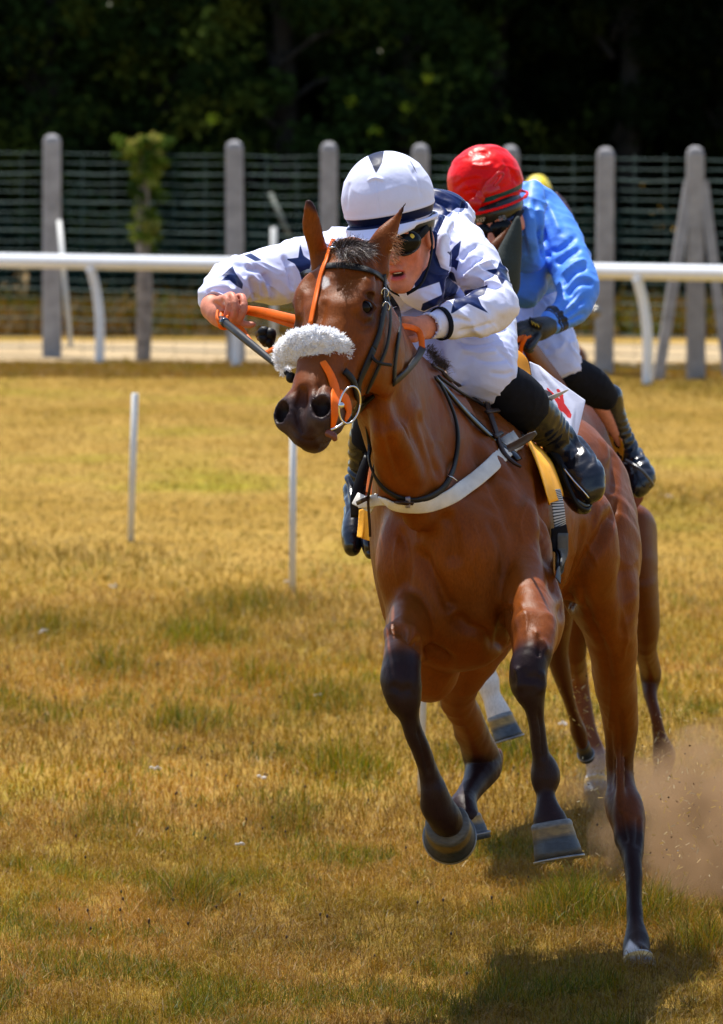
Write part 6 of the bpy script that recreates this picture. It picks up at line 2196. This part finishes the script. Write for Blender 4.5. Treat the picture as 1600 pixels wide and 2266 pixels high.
D3 = (.52, 19.2, 0.0)
h3 = move_copy(horse2, D3)
h3['label'] = 'brown horse farthest back, a strip of it showing beside the blue elbow'
J3 = empty('person', P(1200, 900, 21.0) + np.array(D3), label='rearmost jockey, only his yellow cap showing over the blue shoulder', cat='person', group='jockeys in the race')
for ch in J2.children:
    if ch.name.split('.')[0] not in ('skull_cap', 'glove'):
        c = move_copy(ch, D3, J3)
        c.location = Vector(ch.location)
        c.location = Vector(np.array(ch.location) + np.array(J2.location) - np.array(J2.location))
        if ch.name.startswith('cap'):
            c.data = ch.data.copy()
            c.data.materials.clear()
            c.data.materials.append(mat('yellow_cap', (.80, .62, .01), .4, noise=.1))
            for g in list(c.children):
                g.data = g.data.copy()
                g.data.materials.clear()
                g.data.materials.append(MATS['yellow_cap'])
        if ch.name.split('.')[0] in ('body', 'boot', 'boot_top', 'breeches'):
            c.data = ch.data.copy()
            co = np.array([v.co for v in c.data.vertices])
            squeeze = 1 - .75 * smooth(co[:, 2], 1.85, 1.55)
            co[:, 0] = 1.0 * P(1200, 0, 21)[0] + (co[:, 0] - P(1200, 0, 21)[0]) * squeeze - (1 - squeeze) * .06
            c.data.vertices.foreach_set('co', co.astype(np.float32).ravel())
        if ch.name.startswith('shirt'):
            c.data = ch.data.copy()
            c.data.materials.clear()
            c.data.materials.append(mat('dark_maroon_silk', (.09, .02, .03), .4, noise=.2))
J3.scale = (.74, 1, 1)
h3.scale = (.85, 1, 1)
J3.location = Vector(J2.location) + Vector(D3) + Vector((.13, 0, -.12))
# ------------------------------------------------------------------ dust and kicked-up bits
def dust(name, centre, radii, dens, seed):
    V, Fc = ball_vf(centre, radii, None, 24, 14)
    V = np.array(V)
    m = bpy.data.materials.new('dust')
    m.use_nodes = True
    nt = m.node_tree
    nt.nodes.remove(nt.nodes['Principled BSDF'])
    pv = nt.nodes.new('ShaderNodeVolumePrincipled')
    pv.inputs['Color'].default_value = (.45, .29, .16, 1)
    pv.inputs['Anisotropy'].default_value = .2
    nt.links.new(pv.outputs[0], nt.nodes['Material Output'].inputs['Volume'])
    tc = nt.nodes.new('ShaderNodeTexCoord')
    mp = nt.nodes.new('ShaderNodeMapping')
    o = mesh_obj(name, V, Fc, m)
    loc = np.array(o.location)
    mp.inputs['Location'].default_value = tuple(-(np.asarray(centre) - loc) / np.asarray(radii))
    mp.inputs['Scale'].default_value = tuple(1 / np.asarray(radii))
    nt.links.new(tc.outputs['Object'], mp.inputs[0])
    ln = nt.nodes.new('ShaderNodeVectorMath')
    ln.operation = 'LENGTH'
    nt.links.new(mp.outputs[0], ln.inputs[0])
    nz = nt.nodes.new('ShaderNodeTexNoise')
    nz.inputs['Scale'].default_value = 6.0
    nz.inputs['Detail'].default_value = 6
    m3 = nt.nodes.new('ShaderNodeMapping')
    m3.inputs['Location'].default_value = (seed, seed, 0)
    nt.links.new(tc.outputs['Object'], m3.inputs[0])
    nt.links.new(m3.outputs[0], nz.inputs['Vector'])
    a = nt.nodes.new('ShaderNodeMath')
    a.operation = 'MULTIPLY_ADD'
    nt.links.new(nz.outputs['Fac'], a.inputs[0])
    a.inputs[1].default_value = -2.3
    nt.links.new(ln.outputs['Value'], a.inputs[2])      # length - 1.5 noise
    mr = nt.nodes.new('ShaderNodeMapRange')
    mr.interpolation_type = 'SMOOTHSTEP'
    mr.inputs['From Min'].default_value = -.25
    mr.inputs['From Max'].default_value = -1.1
    mr.inputs['To Min'].default_value = 0
    mr.inputs['To Max'].default_value = dens
    nt.links.new(a.outputs[0], mr.inputs['Value'])
    nt.links.new(mr.outputs[0], pv.inputs['Density'])
    return tag(o, kind='stuff')


dust('dust_cloud', P(1600, 1850, 19.3), (.42, .8, .36), 10.0, 3.)
dust('dust_cloud', P(1430, 1760, 21.6), (.40, .7, .16), 3.5, 8.)
rr = np.random.default_rng(55)
V, Fc, Cc = [], [], []
k = 0
for i in range(1700):
    if i < 420:
        px, py, Y = rr.normal(1470, 45), rr.normal(1690, 60), rr.uniform(21.4, 22.4)
    elif i < 700:
        px, py, Y = rr.normal(1315, 25), rr.normal(1725, 30), rr.uniform(21.6, 22.3)
    elif i < 820:
        px, py, Y = rr.normal(1300, 40), rr.normal(1560, 60), rr.uniform(20, 22)
    else:
        px, py, Y = rr.normal(1500, 90), rr.normal(1820, 110), rr.uniform(18.2, 20.2)
    p = P(px, py, Y)
    if p[2] < .01:
        continue
    d = unit(rr.normal(0, 1, 3))
    w = unit(np.cross(d, rr.normal(0, 1, 3)))
    if rr.random() < .85:
        L, t = rr.uniform(.003, .010), rr.uniform(.0006, .0013)
        c = np.array([(.50, .34, .10), (.40, .26, .05), (.6, .5, .3)][rr.integers(3)])
    else:
        L = t = rr.uniform(.0015, .0035)
        c = np.array((.06, .035, .02))
    V += [p - d * L - w * t, p - d * L + w * t, p + d * L + w * t, p + d * L - w * t]
    Fc.append((k, k + 1, k + 2, k + 3))
    Cc += [c] * 4
    k += 4
kb = mesh_obj('kicked_up_bits', np.array(V), Fc, m_blade, attrs={'col': np.array(Cc)}, flat=True)
tag(kb, kind='stuff')
